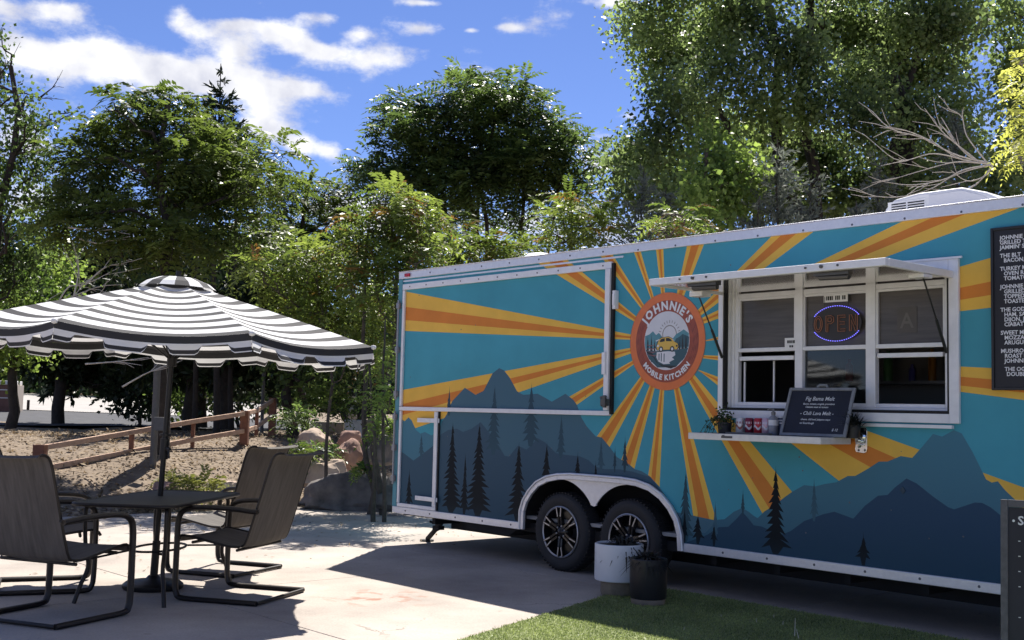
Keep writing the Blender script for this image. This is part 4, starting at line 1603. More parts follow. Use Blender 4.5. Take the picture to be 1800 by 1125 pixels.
def build_cans():
    SIL = mat('can_top', (.7, .7, .72), .3, .9)
    specs = [(1301, 'white', (.72, .70, .68), (.35, .10, .08), 'white drink can, leftmost in the row of cans on the shelf', 'ICE'),
             (1317, 'maroon', (.22, .020, .045), (.70, .66, .66), 'dark maroon drink can between the white and red cans', 'COLA'),
             (1333, 'red', (.50, .03, .04), (.74, .70, .70), 'bright red drink can between the maroon and pink cans', 'CC'),
             (1347, 'pink', (.62, .42, .48), (.72, .72, .75), 'pale pink drink can beside the white pump bottle', 'DIET')]
    for px_, nm, c1, c2, lab, word in specs:
        u, _ = tuv(px_, 735, -.10)
        t = thing('drink_can', lab, 'can', tl(u, -.10, 1.2745), TROT+.3, 'drink cans on the serving shelf')
        b = MB().lathe([(.0001, .002), (.023, 0), (.027, .006), (.033, .014), (.033, .108), (.027, .120), (.0265, .123)], n=24)
        body = b.build('body', mat('can_'+nm, c1, .3, .3), t, smooth=40)
        MB().lathe([(.0265, .122), (.025, .1205), (.0001, .1205)], n=24).build('lid', SIL, t, smooth=40)
        b = MB()
        for i in range(10):      # printed wave band
            a0, a1 = -2.6+i*.2, -2.6+(i+1)*.2
            z0, z1 = .045+.012*math.sin(i*.7), .045+.012*math.sin((i+1)*.7)
            b.add([(.0333*math.cos(a), .0333*math.sin(a), z) for a, z in ((a0, z0), (a1, z1), (a1, z1+.018), (a0, z0+.018))], [(0, 1, 2, 3)])
            if i % 3 != 2:
                b.add([(.0333*math.cos(a), .0333*math.sin(a), z) for a, z in ((a0, .078), (a1-.05, .08), (a1-.05, .096), (a0, .094))], [(0, 1, 2, 3)])
        b.build('print_band', mat('canprint_'+nm, c2, .4), t)
    u, _ = tuv(1358, 730, -.13)
    t = thing('pump_bottle', 'clear pump bottle with white label standing beside the drink cans', 'bottle', tl(u, -.12, 1.2745), TROT)
    MB().lathe([(.0001, 0), (.034, 0), (.036, .01), (.036, .11), (.030, .13), (.014, .145), (.014, .155), (.0001, .155)], n=24).build('body', mat('bottle_clear', (.25, .26, .30), .15), t, smooth=40)
    MB().lathe([(.0365, .072), (.0368, .112)], n=24).build('label_band', WHITE_PL, t, smooth=40)
    b = MB().lathe([(.0165, .150), (.0165, .170), (.008, .175), (.006, .195), (.0001, .197)], n=12)
    b.tube([(0, 0, .19), (-.02, -.02, .193), (-.03, -.03, .186)], .005, 6)
    b.build('pump', mat('pump_grey', (.18, .18, .19), .4), t, smooth=40)
    u, _ = tuv(1372, 735, -.06)
    t = thing('squeeze_bottle', 'pale striped jar half hidden behind the little chalkboard on the shelf', 'jar', tl(u, -.05, 1.2745), TROT)
    MB().lathe([(.0001, 0), (.035, 0), (.035, .12), (.03, .13)], n=20).build('body', mat('jar_navy', (.05, .06, .12), .3), t, smooth=40)
    for z in (.085, .105):
        MB().lathe([(.0353, z), (.0353, z+.010)], n=20).build('stripe', WHITE_PL, t, smooth=40)
    MB().lathe([(.0001, .145), (.034, .145), (.034, .128)], n=20).build('lid', WHITE_PL, t, smooth=40)
    t = thing('serving_tray', 'flat grey oval board lying in front of the drink cans', 'board', tl(4.70, -.215, 1.2745), TROT)
    el = [(.20*math.cos(a), .085*math.sin(a)) for a in np.linspace(0, 2*PI, 40, endpoint=False)]
    b = MB()
    b.add([(x, y, 0) for x, y in el]+[(x, y, .014) for x, y in el], [tuple(range(40, 80))]+[(i, (i+1) % 40, 40+(i+1) % 40, 40+i) for i in range(40)])
    b.build('board', mat('slate_board', (.12, .12, .12), .6, var=.2), t)


build_cans()


def build_chalkboard():
    a0, _ = tuv(1371, 750, -.235)
    a1, _ = tuv(1487, 756, -.235)
    w = a1-a0
    t = thing('chalkboard', 'small framed chalkboard of sandwich specials leaning on the serving shelf', 'chalkboard', tl(a0, -.235, 1.2755), TROT)
    lean = .13
    h = .345
    upv = np.array([0, lean, h])
    upn = upv/np.linalg.norm(upv)
    H = np.linalg.norm(upv)
    nrm = np.array([0, -upn[2], upn[1]])
    rt = np.array([1., 0, 0])
    P = lambda x, z, d: rt*x+upn*z+nrm*d

    def slab(b, x0, x1, z0, z1, d0, d1, mi=0):
        b.add([P(x, z, d) for d in (d0, d1) for z in (z0, z1) for x in (x0, x1)],
              [(0, 2, 3, 1), (4, 5, 7, 6), (0, 1, 5, 4), (2, 6, 7, 3), (0, 4, 6, 2), (1, 3, 7, 5)], mi)
    b = MB()
    slab(b, .022, w-.022, .022, H-.022, 0, .006)
    b.build('panel', mat('chalk_navy', (.006, .009, .022), .6, var=.3, vscale=6), t)
    FR = mat('grey_wood', (.20, .215, .24), .7, var=.2, vscale=18)
    for q in ((0, .0215, 0, H), (w-.0215, w, 0, H), (.022, w-.022, 0, .0215), (.022, w-.022, H-.0215, H)):
        b = MB()
        slab(b, *q, -.004, .014)
        b.build('frame', FR, t, bevel=.003)
    b = MB()
    for s, size, z, x in (('Fig Bama Melt', .042, .272, w*.5), ('Bacon, tomato, arugula, provolone', .0185, .240, w*.5), ('Ciabatta toast w/ tomato', .0185, .216, w*.48),
                          ('- Chili Lava Melt -', .038, .162, w*.5), ('cheese, chili beef, jalapeno mayo', .0185, .122, w*.5), ('w/ Sourdough', .021, .093, w*.38), ('$ 12', .026, .045, w*.82)):
        put_text(b, s, size, P(x, z, .0068), rt, upn, align='CENTER', shear=.15, bold=.0005)
    b.build('lettering', CHALK, t)
    b = MB()
    b.tube([P(w*.42, H+.004, .004), P(w*.45, H+.022, .004), P(w*.55, H+.022, .004), P(w*.58, H+.004, .004)], .010, 6)
    b.build('clip', mat('clip_grey', (.22, .24, .25), .4), t)
    b = MB()
    b.beam(P(w*.5, H*.8, -.006), (w*.5, .215, .003), .02, .008)
    b.build('prop', FR, t)


build_chalkboard()


def spiky(name, P0, n, L, wd, m, parent, spread=.9, droop=.5, seed=1, up=.9):
    r = np.random.default_rng(seed)
    b = MB()
    for i in range(n):
        a = r.uniform(0, 2*PI)
        el = r.uniform(.15, 1.35)*up
        d = np.array([math.cos(a)*math.cos(el)*spread, math.sin(a)*math.cos(el)*spread, math.sin(el)])
        l = L*r.uniform(.6, 1.15)
        s = np.array([-math.sin(a), math.cos(a), 0])
        pts = [np.array(P0)+r.normal(size=3)*[.02, .02, 0]]
        for k in range(1, 5):
            t = k/4
            pts.append(pts[0]+d*l*t-np.array([0, 0, droop*l*t*t]))
        vs, fs = [], []
        for k, p in enumerate(pts):
            w = wd*(1-(k/4)**1.5)*.5+.0006
            vs += [p-s*w, p+s*w]
        fs = [(2*k, 2*k+1, 2*k+3, 2*k+2) for k in range(4)]
        b.add(vs, fs)
    return b.build(name, m, parent)


def build_planters():
    DRYP = mat('dark_dry_leaf', (.018, .018, .014), .8, var=.4, vscale=20)
    SOIL = mat('potting_soil', (.03, .022, .016), .95, bump=.6, bscale=60)
    p = at(1087, 1045, 9.07)
    t = thing('planter', 'white round planter on a wooden ring stand, in front of the rear wheel', 'planter', (p[0], p[1], .012), 0, 'planters by the trailer wheel')
    MB().lathe([(.0001, .0), (.135, .0), (.140, .02), (.140, .115), (.0001, .115)], n=40).build('stand', mat('stand_wood', (.20, .165, .12), .7, var=.2, vscale=14), t, smooth=40)
    MB().lathe([(.0001, .105), (.165, .105), (.185, .112), (.189, .125), (.189, .385), (.182, .390), (.176, .385), (.176, .34), (.0001, .34)], n=48).build('pot', mat('white_glaze', (.66, .69, .74), .55, var=.04), t, smooth=35)
    MB().lathe([(.0001, .372), (.1755, .372)], n=32).build('soil', SOIL, t)
    spiky('foliage', (.04, 0, .36), 230, .27, .026, DRYP, t, seed=4, droop=.72)
    p = at(1139, 1062, 8.62)
    t = thing('planter', 'black round planter with a tan base, in front of the white planter', 'planter', (p[0], p[1], .012), 0, 'planters by the trailer wheel')
    MB().lathe([(.0001, .0), (.118, .0), (.126, .010), (.128, .045), (.0001, .046)], n=40).build('stand', mat('tan_base', (.24, .19, .15), .7, var=.15, vscale=14), t, smooth=40)
    MB().lathe([(.0001, .046), (.130, .046), (.136, .06), (.138, .33), (.132, .336), (.126, .33), (.126, .29), (.0001, .29)], n=48).build('pot', mat('black_glaze', (.010, .011, .015), .45), t, smooth=35)
    MB().lathe([(.0001, .30), (.1255, .30)], n=32).build('soil', SOIL, t)
    spiky('foliage', (0, 0, .31), 200, .22, .020, DRYP, t, seed=9, droop=.6)
    # plants on the shelf
    t = thing('potted_plant', 'black pot of dark spiky leaves at the right end of the serving shelf', 'potted plant', tl(tuv(1499, 745, -.13)[0], -.13, 1.2745), TROT, 'potted plants on the serving shelf')
    MB().lathe([(.0001, 0), (.046, 0), (.054, .09), (.050, .09), (.048, .08), (.0001, .08)], n=24).build('pot', mat('black_glaze', (.010, .011, .015), .45), t, smooth=35)
    spiky('foliage', (0, 0, .085), 150, .19, .010, mat('black_green_leaf', (.012, .018, .014), .6), t, seed=3, droop=.35, up=1.0)
    u, _ = tuv(1275, 735, -.12)
    t = thing('potted_plant', 'dark pot with thin trailing green sprigs at the left end of the serving shelf', 'potted plant', tl(u+.01, -.14, 1.2745), TROT, 'potted plants on the serving shelf')
    MB().lathe([(.0001, 0), (.048, 0), (.055, .085), (.050, .085), (.048, .07), (.0001, .07)], n=24).build('pot', mat('black_glaze', (.010, .011, .015), .45), t, smooth=35)
    n = 230
    r = np.random.default_rng(2)
    P = np.array([0, 0, .08])+r.normal(size=(n, 3))*[.035, .035, .045]+np.array([0, 0, .03])
    D = rand_dirs(n, r)
    lv = mat_leaf('sprig_leaf', (.015, .03, .012), (.06, .10, .035), .25)
    o = quads_mesh('foliage', P, D, rand_dirs(n, r), .028, .016, r.random(n), lv, t)
    b = MB()
    P2 = []
    for k in range(5):
        a = 2.2+k*.35
        pts = [np.array([0, 0, .085])+np.array([math.cos(a), -abs(math.sin(a))*.6, 0])*q*.11*(1+.2*k)+np.array([0, 0, .06*math.sin(q*2.4)-.10*q*q]) for q in np.linspace(0, 1.1, 7)]
        b.tube(pts, .0025, 5)
        for p_ in pts[2:]:
            for _ in range(3):
                P2.append(p_+r.normal(size=3)*.008)
    b.build('stem', mat('sprig_stem', (.05, .07, .03), .7), t)
    P2 = np.array(P2)
    quads_mesh('trailing_leaves', P2, rand_dirs(len(P2), r), rand_dirs(len(P2), r), .026, .014, r.random(len(P2)), lv, t)


build_planters()


def build_sandwich_board():
    p = at(1762, 881, 5.55)
    t = thing('sandwich_board', 'grey framed chalkboard easel standing on the turf at the right edge', 'sandwich board', (p[0], p[1]+.02, .012), R_(-27))
    w, h = .62, 1.03
    lean = .10
    upv = np.array([0, lean, h])
    upn = upv/np.linalg.norm(upv)
    H = np.linalg.norm(upv)
    nrm = np.array([0, -upn[2], upn[1]])
    off = np.array([0, -lean, 0])
    P = lambda x, z, d: off+np.array([x, 0, 0])+upn*z+nrm*d
    FR = mat('weathered_grey_wood', (.085, .085, .095), .7, var=.25, vscale=25)

    def slab(b, x0, x1, z0, z1, d0, d1):
        b.add([P(x, z, d) for d in (d0, d1) for z in (z0, z1) for x in (x0, x1)],
              [(0, 2, 3, 1), (4, 5, 7, 6), (0, 1, 5, 4), (2, 6, 7, 3), (0, 4, 6, 2), (1, 3, 7, 5)])
    for q in ((0, .032, .0, H), (w-.032, w, 0, H), (.033, w-.033, H-.034, H), (.033, w-.033, .08, .114)):
        b = MB()
        slab(b, *q, -.010, .012)
        b.build('frame', FR, t, bevel=.003)
    b = MB()
    slab(b, .033, w-.033, .115, H-.035, -.006, .002)
    b.build('panel', mat('chalk_black', (.010, .011, .018), .6, var=.3, vscale=5), t)
    b = MB()
    put_text(b, '\u2022', .05, P(.048, H-.115, .0028), (1, 0, 0), upn)
    put_text(b, 'SPECIALS', .058, P(.075, H-.115, .0028), (1, 0, 0), upn, bold=.0012)
    for z in (H-.20, H-.27, H-.34, H-.41, H-.55):
        put_text(b, '-', .04, P(.075, z, .0028), (1, 0, 0), upn)
    b.build('lettering', CHALK, t)
    for x in (.0, w-.028):
        MB().beam((x+.014, .02, H*.93), (x+.014, .52, .0), .024, .03).build('rear_leg', FR, t)


build_sandwich_board()


def build_turf():
    poly = [(3.50, -.02), (9.6, -.10), (9.6, -5.2), (5.1, -4.6)]
    b = MB()
    vs = [(u, v, .004) for u, v in poly]+[(u, v, .016) for u, v in poly]
    b.add(vs, [(4, 7, 6, 5)]+[(i, (i+1) % 4, 4+(i+1) % 4, 4+i) for i in range(4)])
    base = structure(b.build('artificial_lawn', mat('turf_backing', (.19, .22, .09), .95), None, recalc=True, loc=TO, rotz=YAW))
    base['label'] = 'mat of short artificial grass in front of the trailer'
    n = 150000
    r = np.random.default_rng(5)
    u = r.uniform(3.4, 9.0, n*2)
    v = r.uniform(-4.6, 0, n*2)
    left = 3.50+(-.02-v)*(1.6/4.58)
    near = (v > -2.75-(u-4.3)*.35)
    ok = (u > left) & near & (u < 7.2) & (v < -.02-(u-3.5)*.013)
    u, v = u[ok][:n], v[ok][:n]
    n = len(u)
    P = TO+np.outer(u, TU)+np.outer(v, TV)
    P[:, 2] = .015
    D = r.normal(size=(n, 3))*[.75, .75, .15]+np.array([.15, -.1, .8])
    tint = np.clip(r.normal(.5, .22, n)+.18*np.sin(P[:, 0]*7)*np.sin(P[:, 1]*6), 0, 1)
    o = quads_mesh('grass', P, D, rand_dirs(n, r), r.uniform(.010, .024, n), r.uniform(.003, .006, n), tint, mat_leaf('turf_blade', (.06, .09, .028), (.36, .41, .16), .25, .45), kind='stuff')
    o['label'] = 'short pale green artificial grass blades'
    # dry stalks and specks lying on the turf
    b = MB()
    for (x, y, l) in ((1397, 1118, .12), (1404, 1122, .06), (1330, 1094, .03), (1376, 1098, .025), (1202, 1107, .02), (1798, 1122, .05), (1360, 1085, .02), (1268, 1084, .02)):
        p = gnd(x, y, .03)
        a = r.uniform(0, PI)
        b.tube([p, p+np.array([math.cos(a)*.3, math.sin(a)*.3, .9])*l], [.003, .0015], 5)
    o = b.build('straw', mat('straw', (.55, .5, .4), .8), None)
    o['kind'] = 'stuff'
    o['label'] = 'few pale dry stalks lying on the turf'


build_turf()

# ================================================================== PATIO SET
FRAME = mat('bronze_frame', (0.022, 0.018, 0.016), 0.45, 0.3, var=.15, vscale=20)


def sling_mat():
    m = mat('sling_fabric', (0.078, 0.071, 0.064), 0.85, var=0.0, vscale=16, col2=(0.15, 0.137, 0.124))
    nt = m.node_tree
    b = nt.nodes['Principled BSDF']
    nz = [n for n in nt.nodes if n.type == 'TEX_NOISE'][0]
    sk = nt.nodes.new('ShaderNodeMapping')
    sk.inputs['Scale'].default_value = (.25, 2.2, .25)
    nt.links.new(nz.inputs['Vector'].links[0].from_socket, sk.inputs[0])
    nt.links.new(sk.outputs[0], nz.inputs['Vector'])
    tc = nt.nodes.new('ShaderNodeTexCoord')
    w1 = nt.nodes.new('ShaderNodeTexWave')
    w1.inputs['Scale'].default_value = 90
    w1.bands_direction = 'Y'
    w2 = nt.nodes.new('ShaderNodeTexWave')
    w2.inputs['Scale'].default_value = 90
    w2.bands_direction = 'Z'
    ad = nt.nodes.new('ShaderNodeMath')
    for i, w in enumerate((w1, w2)):
        nt.links.new(tc.outputs['Object'], w.inputs['Vector'])
        nt.links.new(w.outputs[0], ad.inputs[i])
    bp = nt.nodes.new('ShaderNodeBump')
    bp.inputs['Strength'].default_value = .25
    bp.inputs['Distance'].default_value = .002
    nt.links.new(ad.outputs[0], bp.inputs['Height'])
    nt.links.new(bp.outputs[0], b.inputs['Normal'])
    # woven fabric lets a little sun through
    out = nt.nodes['Material Output']
    tr_ = nt.nodes.new('ShaderNodeBsdfTranslucent')
    tr_.inputs[0].default_value = (.30, .25, .20, 1)
    mx = nt.nodes.new('ShaderNodeMixShader')
    mx.inputs[0].default_value = .18
    nt.links.new(b.outputs[0], mx.inputs[1])
    nt.links.new(tr_.outputs[0], mx.inputs[2])
    nt.links.new(mx.outputs[0], out.inputs[0])
    return m


SLING = sling_mat()
HW = .285


def spline(P, n):
    P = np.array(P, float)
    t = np.linspace(0, 1, len(P))
    # Catmull-Rom
    Q = np.vstack([2*P[0]-P[1], P, 2*P[-1]-P[-2]])
    out = []
    for s in np.linspace(0, len(P)-1, n):
        i = min(int(s), len(P)-2)
        f = s-i
        a, b, c, d = Q[i], Q[i+1], Q[i+2], Q[i+3]
        out.append(.5*((2*b)+(-a+c)*f+(2*a-5*b+4*c-d)*f*f+(-a+3*b-3*c+d)*f**3))
    return np.array(out)


def sheet(prof, hw, th, sag=.012):
    """fabric sheet: profile in x-z swept in y, sagging in the middle"""
    n = len(prof)
    T = np.gradient(prof, axis=0)
    T /= np.linalg.norm(T, axis=1)[:, None]
    Nn = np.stack([-T[:, 1], T[:, 0]], 1)
    ys = np.linspace(-hw, hw, 7)
    vs = []
    for side in (0, 1):
        for i in range(n):
            for y in ys:
                d = -sag*(1-(y/hw)**2)-th*side
                vs.append((prof[i, 0]+Nn[i, 0]*d, y, prof[i, 1]+Nn[i, 1]*d))
    k = 7
    fs = []
    for i in range(n-1):
        for j in range(k-1):
            a = i*k+j
            fs.append((a, a+k, a+k+1, a+1))
            a += n*k
            fs.append((a, a+1, a+k+1, a+k))
    N0 = n*k
    for i in range(n-1):
        for j in (0, k-1):
            a = i*k+j
            fs.append((a, a+k, a+k+N0, a+N0))
    for j in range(k-1):
        for i in (0, n-1):
            a = i*k+j
            fs.append((a, a+1, a+1+N0, a+N0))
    return MB().add(vs, fs)


def build_chair():
    # local axes: +x to the back, y across, origin at the middle between the front feet
    t = thing('patio_chair', 'brown', 'chair', (0, 0, 0), 0, 'sling chairs round the patio table')
    seat = spline([(-.035, .405), (-.015, .435), (.03, .448), (.18, .425), (.36, .392), (.45, .390)], 16)
    back = spline([(.465, .395), (.50, .43), (.56, .62), (.62, .83), (.66, .97), (.695, 1.035), (.745, 1.05), (.775, 1.035)], 20)
    sheet(seat, HW, .006).build('seat', SLING, t, smooth=60, recalc=True)
    sheet(back, HW, .006).build('backrest', SLING, t, smooth=60, recalc=True)
    for s in (-1, 1):
        y = s*(HW+.007)
        b = MB()
        b.tube([(p[0], y, p[1]) for p in seat], .010, 8)
        b.build('sling_rail', FRAME, t, smooth=50)
        b = MB()
        b.tube([(p[0], y, p[1]) for p in back[:18]], .009, 8)
        b.build('sling_rail', FRAME, t, smooth=50)
        ya = s*(HW+.052)
        b = MB()
        path = spline([(.60, ya, .640), (.40, ya, .655), (.16, ya, .655), (.05, ya, .63), (.005, ya, .56), (.0, ya, .36), (.0, ya, .14), (.012, ya, .05), (.06, ya, .020), (.30, ya, .018), (.62, ya, .018)], 44)
        b.tube(path, .0185, 8, flat=1.3)
        b.tube([(.60, ya, .640), (.585, s*(HW+.02), .645)], .012)
        b.tube([(.004, ya, .415), (.004, s*(HW+.02), .43)], .012)
        b.build('side_frame', FRAME, t, smooth=50)
    b = MB().tube([(.62, -HW-.052, .018), (.62, HW+.052, .018)], .014, 8)
    b.build('crossbar', FRAME, t, smooth=50)
    b = MB().tube([(.10, -HW-.018, .405), (.10, HW+.018, .405)], .011, 8)
    b.build('crossbar', FRAME, t, smooth=50)
    b = MB().tube([(.44, -HW-.018, .368), (.44, HW+.018, .368)], .011, 8)
    b.build('crossbar', FRAME, t, smooth=50)
    return t


chair = build_chair()


def place(o, mid, facing):
    fx, fy = facing
    o.location = (mid[0], mid[1], .0)
    o.rotation_euler = (0, 0, math.atan2(-fy, -fx))
    return o


CH = [((-2.83, 8.06), (.40, .917), 'brown sling chair seen from behind, nearest the left edge of the photo'),
      ((-2.27, 8.86), (-.955, .29), 'brown sling chair with its back to the trailer, nearer one right of the table'),
      ((-2.70, 10.2), (-.93, .36), 'brown sling chair behind the right one, its curled top edge in sunlight'),
      ((-3.17, 9.08), (.93, .36), 'brown sling chair on the far left, mostly hidden behind the nearest chair')]
for i, (mid, fc, lab) in enumerate(CH):
    c = chair if i == 0 else dup(chair, (0, 0, 0), 0)
    place(c, mid, fc)
    c['label'] = lab
    c.scale = (1.06, 1.06, 1.02)


def build_table():
    a = R_(-7.5)
    t = thing('patio_table', 'dark rectangular patio table with thin curved legs, umbrella pole through it', 'table', (-2.60, 8.86, 0), a)
    hx, hy, r, z = .37, .70, .10, .70
    o = []
    for cx, cy, a0 in ((hx-r, hy-r, 0), (-hx+r, hy-r, 90), (-hx+r, -hy+r, 180), (hx-r, -hy+r, 270)):
        for q in np.linspace(0, 90, 7):
            o.append((cx+r*math.cos(R_(a0+q)), cy+r*math.sin(R_(a0+q))))
    k = len(o)
    b = MB().add([(x*.975, y*.985, z-.008) for x, y in o]+[(x*.975, y*.985, z) for x, y in o], [tuple(range(k))[::-1], tuple(range(k, 2*k))]+[(i, (i+1) % k, k+(i+1) % k, k+i) for i in range(k)])
    b.build('tabletop', mat('dark_glass', (.034, .033, .032), .5, .0, var=.2, vscale=9, spec=.3), t)
    b = MB().tube([(x, y, z-.008) for x, y in o+o[:2]], .014, 8, cap=False)
    b.build('rim', FRAME, t, smooth=50)
    for sx in (-1, 1):
        for sy in (-1, 1):
            x, y = sx*(hx-.07), sy*(hy-.12)
            p = spline([(x*.8, y*.8, z-.02), (x*.97, y*.97, z-.03), (x, y, z-.10), (x*.98, y*.98, .40), (x*.92, y*.95, .25), (x*1.02, y*1.02, .12), (x*1.10, y*1.08, .0)], 26)
            MB().tube(p, .015, 8).build('leg', FRAME, t, smooth=50)
    b = MB()
    ring = [(.17*math.cos(q), .30*math.sin(q), .33) for q in np.linspace(0, 2*PI, 30)]
    b.tube(ring, .009, 6, cap=False)
    for q in (.7, 2.4, 3.9, 5.5):
        b.tube([(.17*math.cos(q), .30*math.sin(q), .33), (.27*(1 if math.cos(q) > 0 else -1), .53*(1 if math.sin(q) > 0 else -1), .30)], .008, 6)
    b.build('stretcher', FRAME, t, smooth=50)


build_table()


def build_umbrella():
    base = np.array([-2.685, 9.03, 0])
    top = np.array([-2.583, 8.98, 2.41])
    t = thing('patio_umbrella', 'black and white striped patio umbrella with scalloped edge, open over the table', 'umbrella', tuple(base), 0)
    POLE = mat('pole_black', (.016, .015, .015), .4, .3)
    ax = (top-base)/np.linalg.norm(top-base)
    b = MB()
    b.tube([(0, 0, .02), tuple(ax*2.43)], .021, 12)
    b.build('pole', POLE, t, smooth=50)
    b = MB()
    b.tube([tuple(ax*.06), tuple(ax*.36)], .030, 12)
    b.lathe([(.0001, 0), (.215, 0), (.225, .012), (.225, .035), (.20, .055), (.06, .075), (.035, .10), (.0001, .10)], n=36)
    b.tube([(.03, 0, .26), (.07, -.02, .26)], .010, 8)
    b.build('base', POLE, t, smooth=40)
    b = MB()
    b.tube([tuple(ax*.98), tuple(ax*1.14)], .034, 12)
    b.tube([tuple(ax*1.06), tuple(ax*1.06+np.array([.06, -.06, 0]))], .014, 8)
    b.tube([tuple(ax*1.06+np.array([.05, -.06, .0])), tuple(ax*1.06+np.array([.06, -.07, -.07]))], .008, 8)
    b.tube([tuple(ax*1.16), tuple(ax*1.175)], .045, 12)
    b.build('crank', POLE, t, smooth=40)
    # tilted canopy frame
    tilt = R_(1.7)
    # canopy axes: apex at c, X right, Y away, Z up, rotated so the right side hangs lower
    M = Matrix.Rotation(tilt, 3, 'Y')
    c = np.array(top-base)-ax*.06
    T = lambda x, y, z: c+np.array(M @ Vector((x, y, z)))
    R, rise, NS = 1.60, .445, 8
    a0 = -11.0                    # a rib points here: degrees from -y towards +x
    angs = [R_(a0+45*i) for i in range(NS)]
    pt = lambda a, r: (r*math.sin(a), -r*math.cos(a))
    CW = bpy.data.materials.new('canopy_fabric')
    WHT, BLK = (.80, .80, .79), (.035, .035, .037)

    def fab(name, col, tr=.22):
        m = mat(name, col, .85, var=.04, vscale=6, bump=.08, bscale=300)
        nt = m.node_tree
        o_ = nt.nodes['Material Output']
        tn = nt.nodes.new('ShaderNodeBsdfTranslucent')
        tn.inputs[0].default_value = (*col, 1)
        mx = nt.nodes.new('ShaderNodeMixShader')
        mx.inputs[0].default_value = tr
        nt.links.new(nt.nodes['Principled BSDF'].outputs[0], mx.inputs[1])
        nt.links.new(tn.outputs[0], mx.inputs[2])
        nt.links.new(mx.outputs[0], o_.inputs[0])
        return m
    MW, MK = fab('canopy_white', WHT), fab('canopy_black', BLK, .1)
    bpy.data.materials.remove(CW)

    def height(r):                # slightly domed slope
        q = r/R
        return -rise*(.93*q+.07*q*q)
    # radii: white 2 : black 1, finishing with a white band at the edge
    edges = [.14]
    r = .245
    per = (R-.245)/8.0
    edges = [(.10, .245, 1)]
    for i in range(8):
        edges.append((r, r+per*.58, 0))
        edges.append((r+per*.58, r+per, 1))
        r += per
    nseg = 10
    for i in range(NS):
        aA, aB = angs[i], angs[(i+1) % NS]
        if i == NS-1:
            aB += 2*PI
        b = MB()
        for (r0, r1, mi) in edges:
            nn = 3
            grid = []
            for q in range(nn+1):
                rr = r0+(r1-r0)*q/nn
                row = []
                for s in range(nseg+1):
                    f = s/nseg
                    pA, pB = pt(aA, rr), pt(aB, rr)
                    x, y = pA[0]*(1-f)+pB[0]*f, pA[1]*(1-f)+pB[1]*f
                    pinch = 4*f*(1-f)
                    z = height(rr)-.075*pinch*(rr/R)**1.1*(1-.55*(rr/R))*1.6
                    k_ = 1-.035*pinch*(rr/R)**2
                    row.append(T(x*k_, y*k_, z))
                grid.append(row)
            vs = [p for row in grid for p in row]
            w = nseg+1
            fs = [(q*w+s, (q+1)*w+s, (q+1)*w+s+1, q*w+s+1) for q in range(nn) for s in range(nseg)]
            b.add(vs, fs, mi)
        pn = b.build('canopy_panel', [MW, MK], t, smooth=60, recalc=False)
        # valance: black band, white band, then three hanging flaps with black stripe and white hem
        b = MB()
        rs = np.random.default_rng(20+i)
        ns = 60
        rows = []
        fl = [rs.uniform(-.7, 1.5) for _ in range(4)]
        for s in range(ns+1):
            f = s/ns
            pA, pB = pt(aA, R), pt(aB, R)
            x, y = pA[0]*(1-f)+pB[0]*f, pA[1]*(1-f)+pB[1]*f
            pinch = 4*f*(1-f)
            k_ = 1-.035*pinch
            z = height(R)-.075*pinch*.45*1.6
            g = f*3.0+.5
            idx = int(g) % 4
            ph = g-int(g)
            lo_, hi_ = .16+.05*math.sin(i*3+idx), .80+.08*math.sin(i*5+idx*2)
            tooth = 1.0 if lo_ < ph < hi_ else 0.0
            ed = min(abs(ph-lo_), abs(hi_-ph))/.07
            depth = .062+(.060*min(1, ed)**.4 if tooth else 0)
            n_ = np.array([x, y])/math.hypot(x, y)
            col = []
            zs = [0, .048, .0615, .062+(depth-.062)*.2, .062+(depth-.062)*.45, .062+(depth-.062)*.88, depth]
            for zz in zs:
                out = .010*zz/.1+(max(0, zz-.056)*.55*fl[idx] if tooth else 0)+.006*math.sin(f*25+i)*zz/.1
                col.append(T(x*k_+n_[0]*out, y*k_+n_[1]*out, z-zz))
            rows.append(col)
        for s in range(ns):
            for q in range(6):
                mi = [1, 0, 0, 0, 1, 0][q]
                v4 = [rows[s][q], rows[s][q+1], rows[s+1][q+1], rows[s+1][q]]
                if np.linalg.norm(v4[0]-v4[1]) < .0012 and np.linalg.norm(v4[2]-v4[3]) < .0012:
                    continue
                b.add(v4, [(0, 1, 2, 3)], mi)
        b.build('valance', [MW, MK], pn)
        # rib and tip cap
        rb = MB().tube([T(*pt(aA, .05), -.06), T(*pt(aA, R*.98), height(R)-.012)], .009, 6).build('rib', POLE, t)
        x, y = pt(aA, .62)
        MB().tube([T(x, y, height(.62)-.02), T(0, 0, -.62)], .007, 6).build('strut', POLE, rb)
        p = T(*pt(aA, R+.005), height(R)-.002)
        MB().lathe([(.0001, -.020), (.018, -.014), (.022, 0), (.016, .012), (.0001, .016)], tuple(p), n=10).build('rib_tip', MW, rb, smooth=60)
    MB().tube([T(0, 0, -.66), T(0, 0, -.58)], .038, 12).build('hub', POLE, t)
    # vent cap on top: radial black and white wedges with a drooping rim
    b = MB()
    ncap = 16
    for i in range(ncap):
        aA, aB = R_(a0+360/ncap*i), R_(a0+360/ncap*(i+1))
        mi = i % 2
        for (r0, z0, r1, z1) in ((.0, .034, .14, .022), (.14, .022, .24, -.016), (.24, -.016, .290, -.055)):
            vs = [T(*pt(aA, r0), z0), T(*pt(aA, r1), z1), T(*pt(aB, r1), z1), T(*pt(aB, r0), z0)]
            b.add(vs if r0 > 0 else vs[:3], [tuple(range(4 if r0 > 0 else 3))], mi)
    b.build('vent_cap', [MW, MK], t)


build_umbrella()

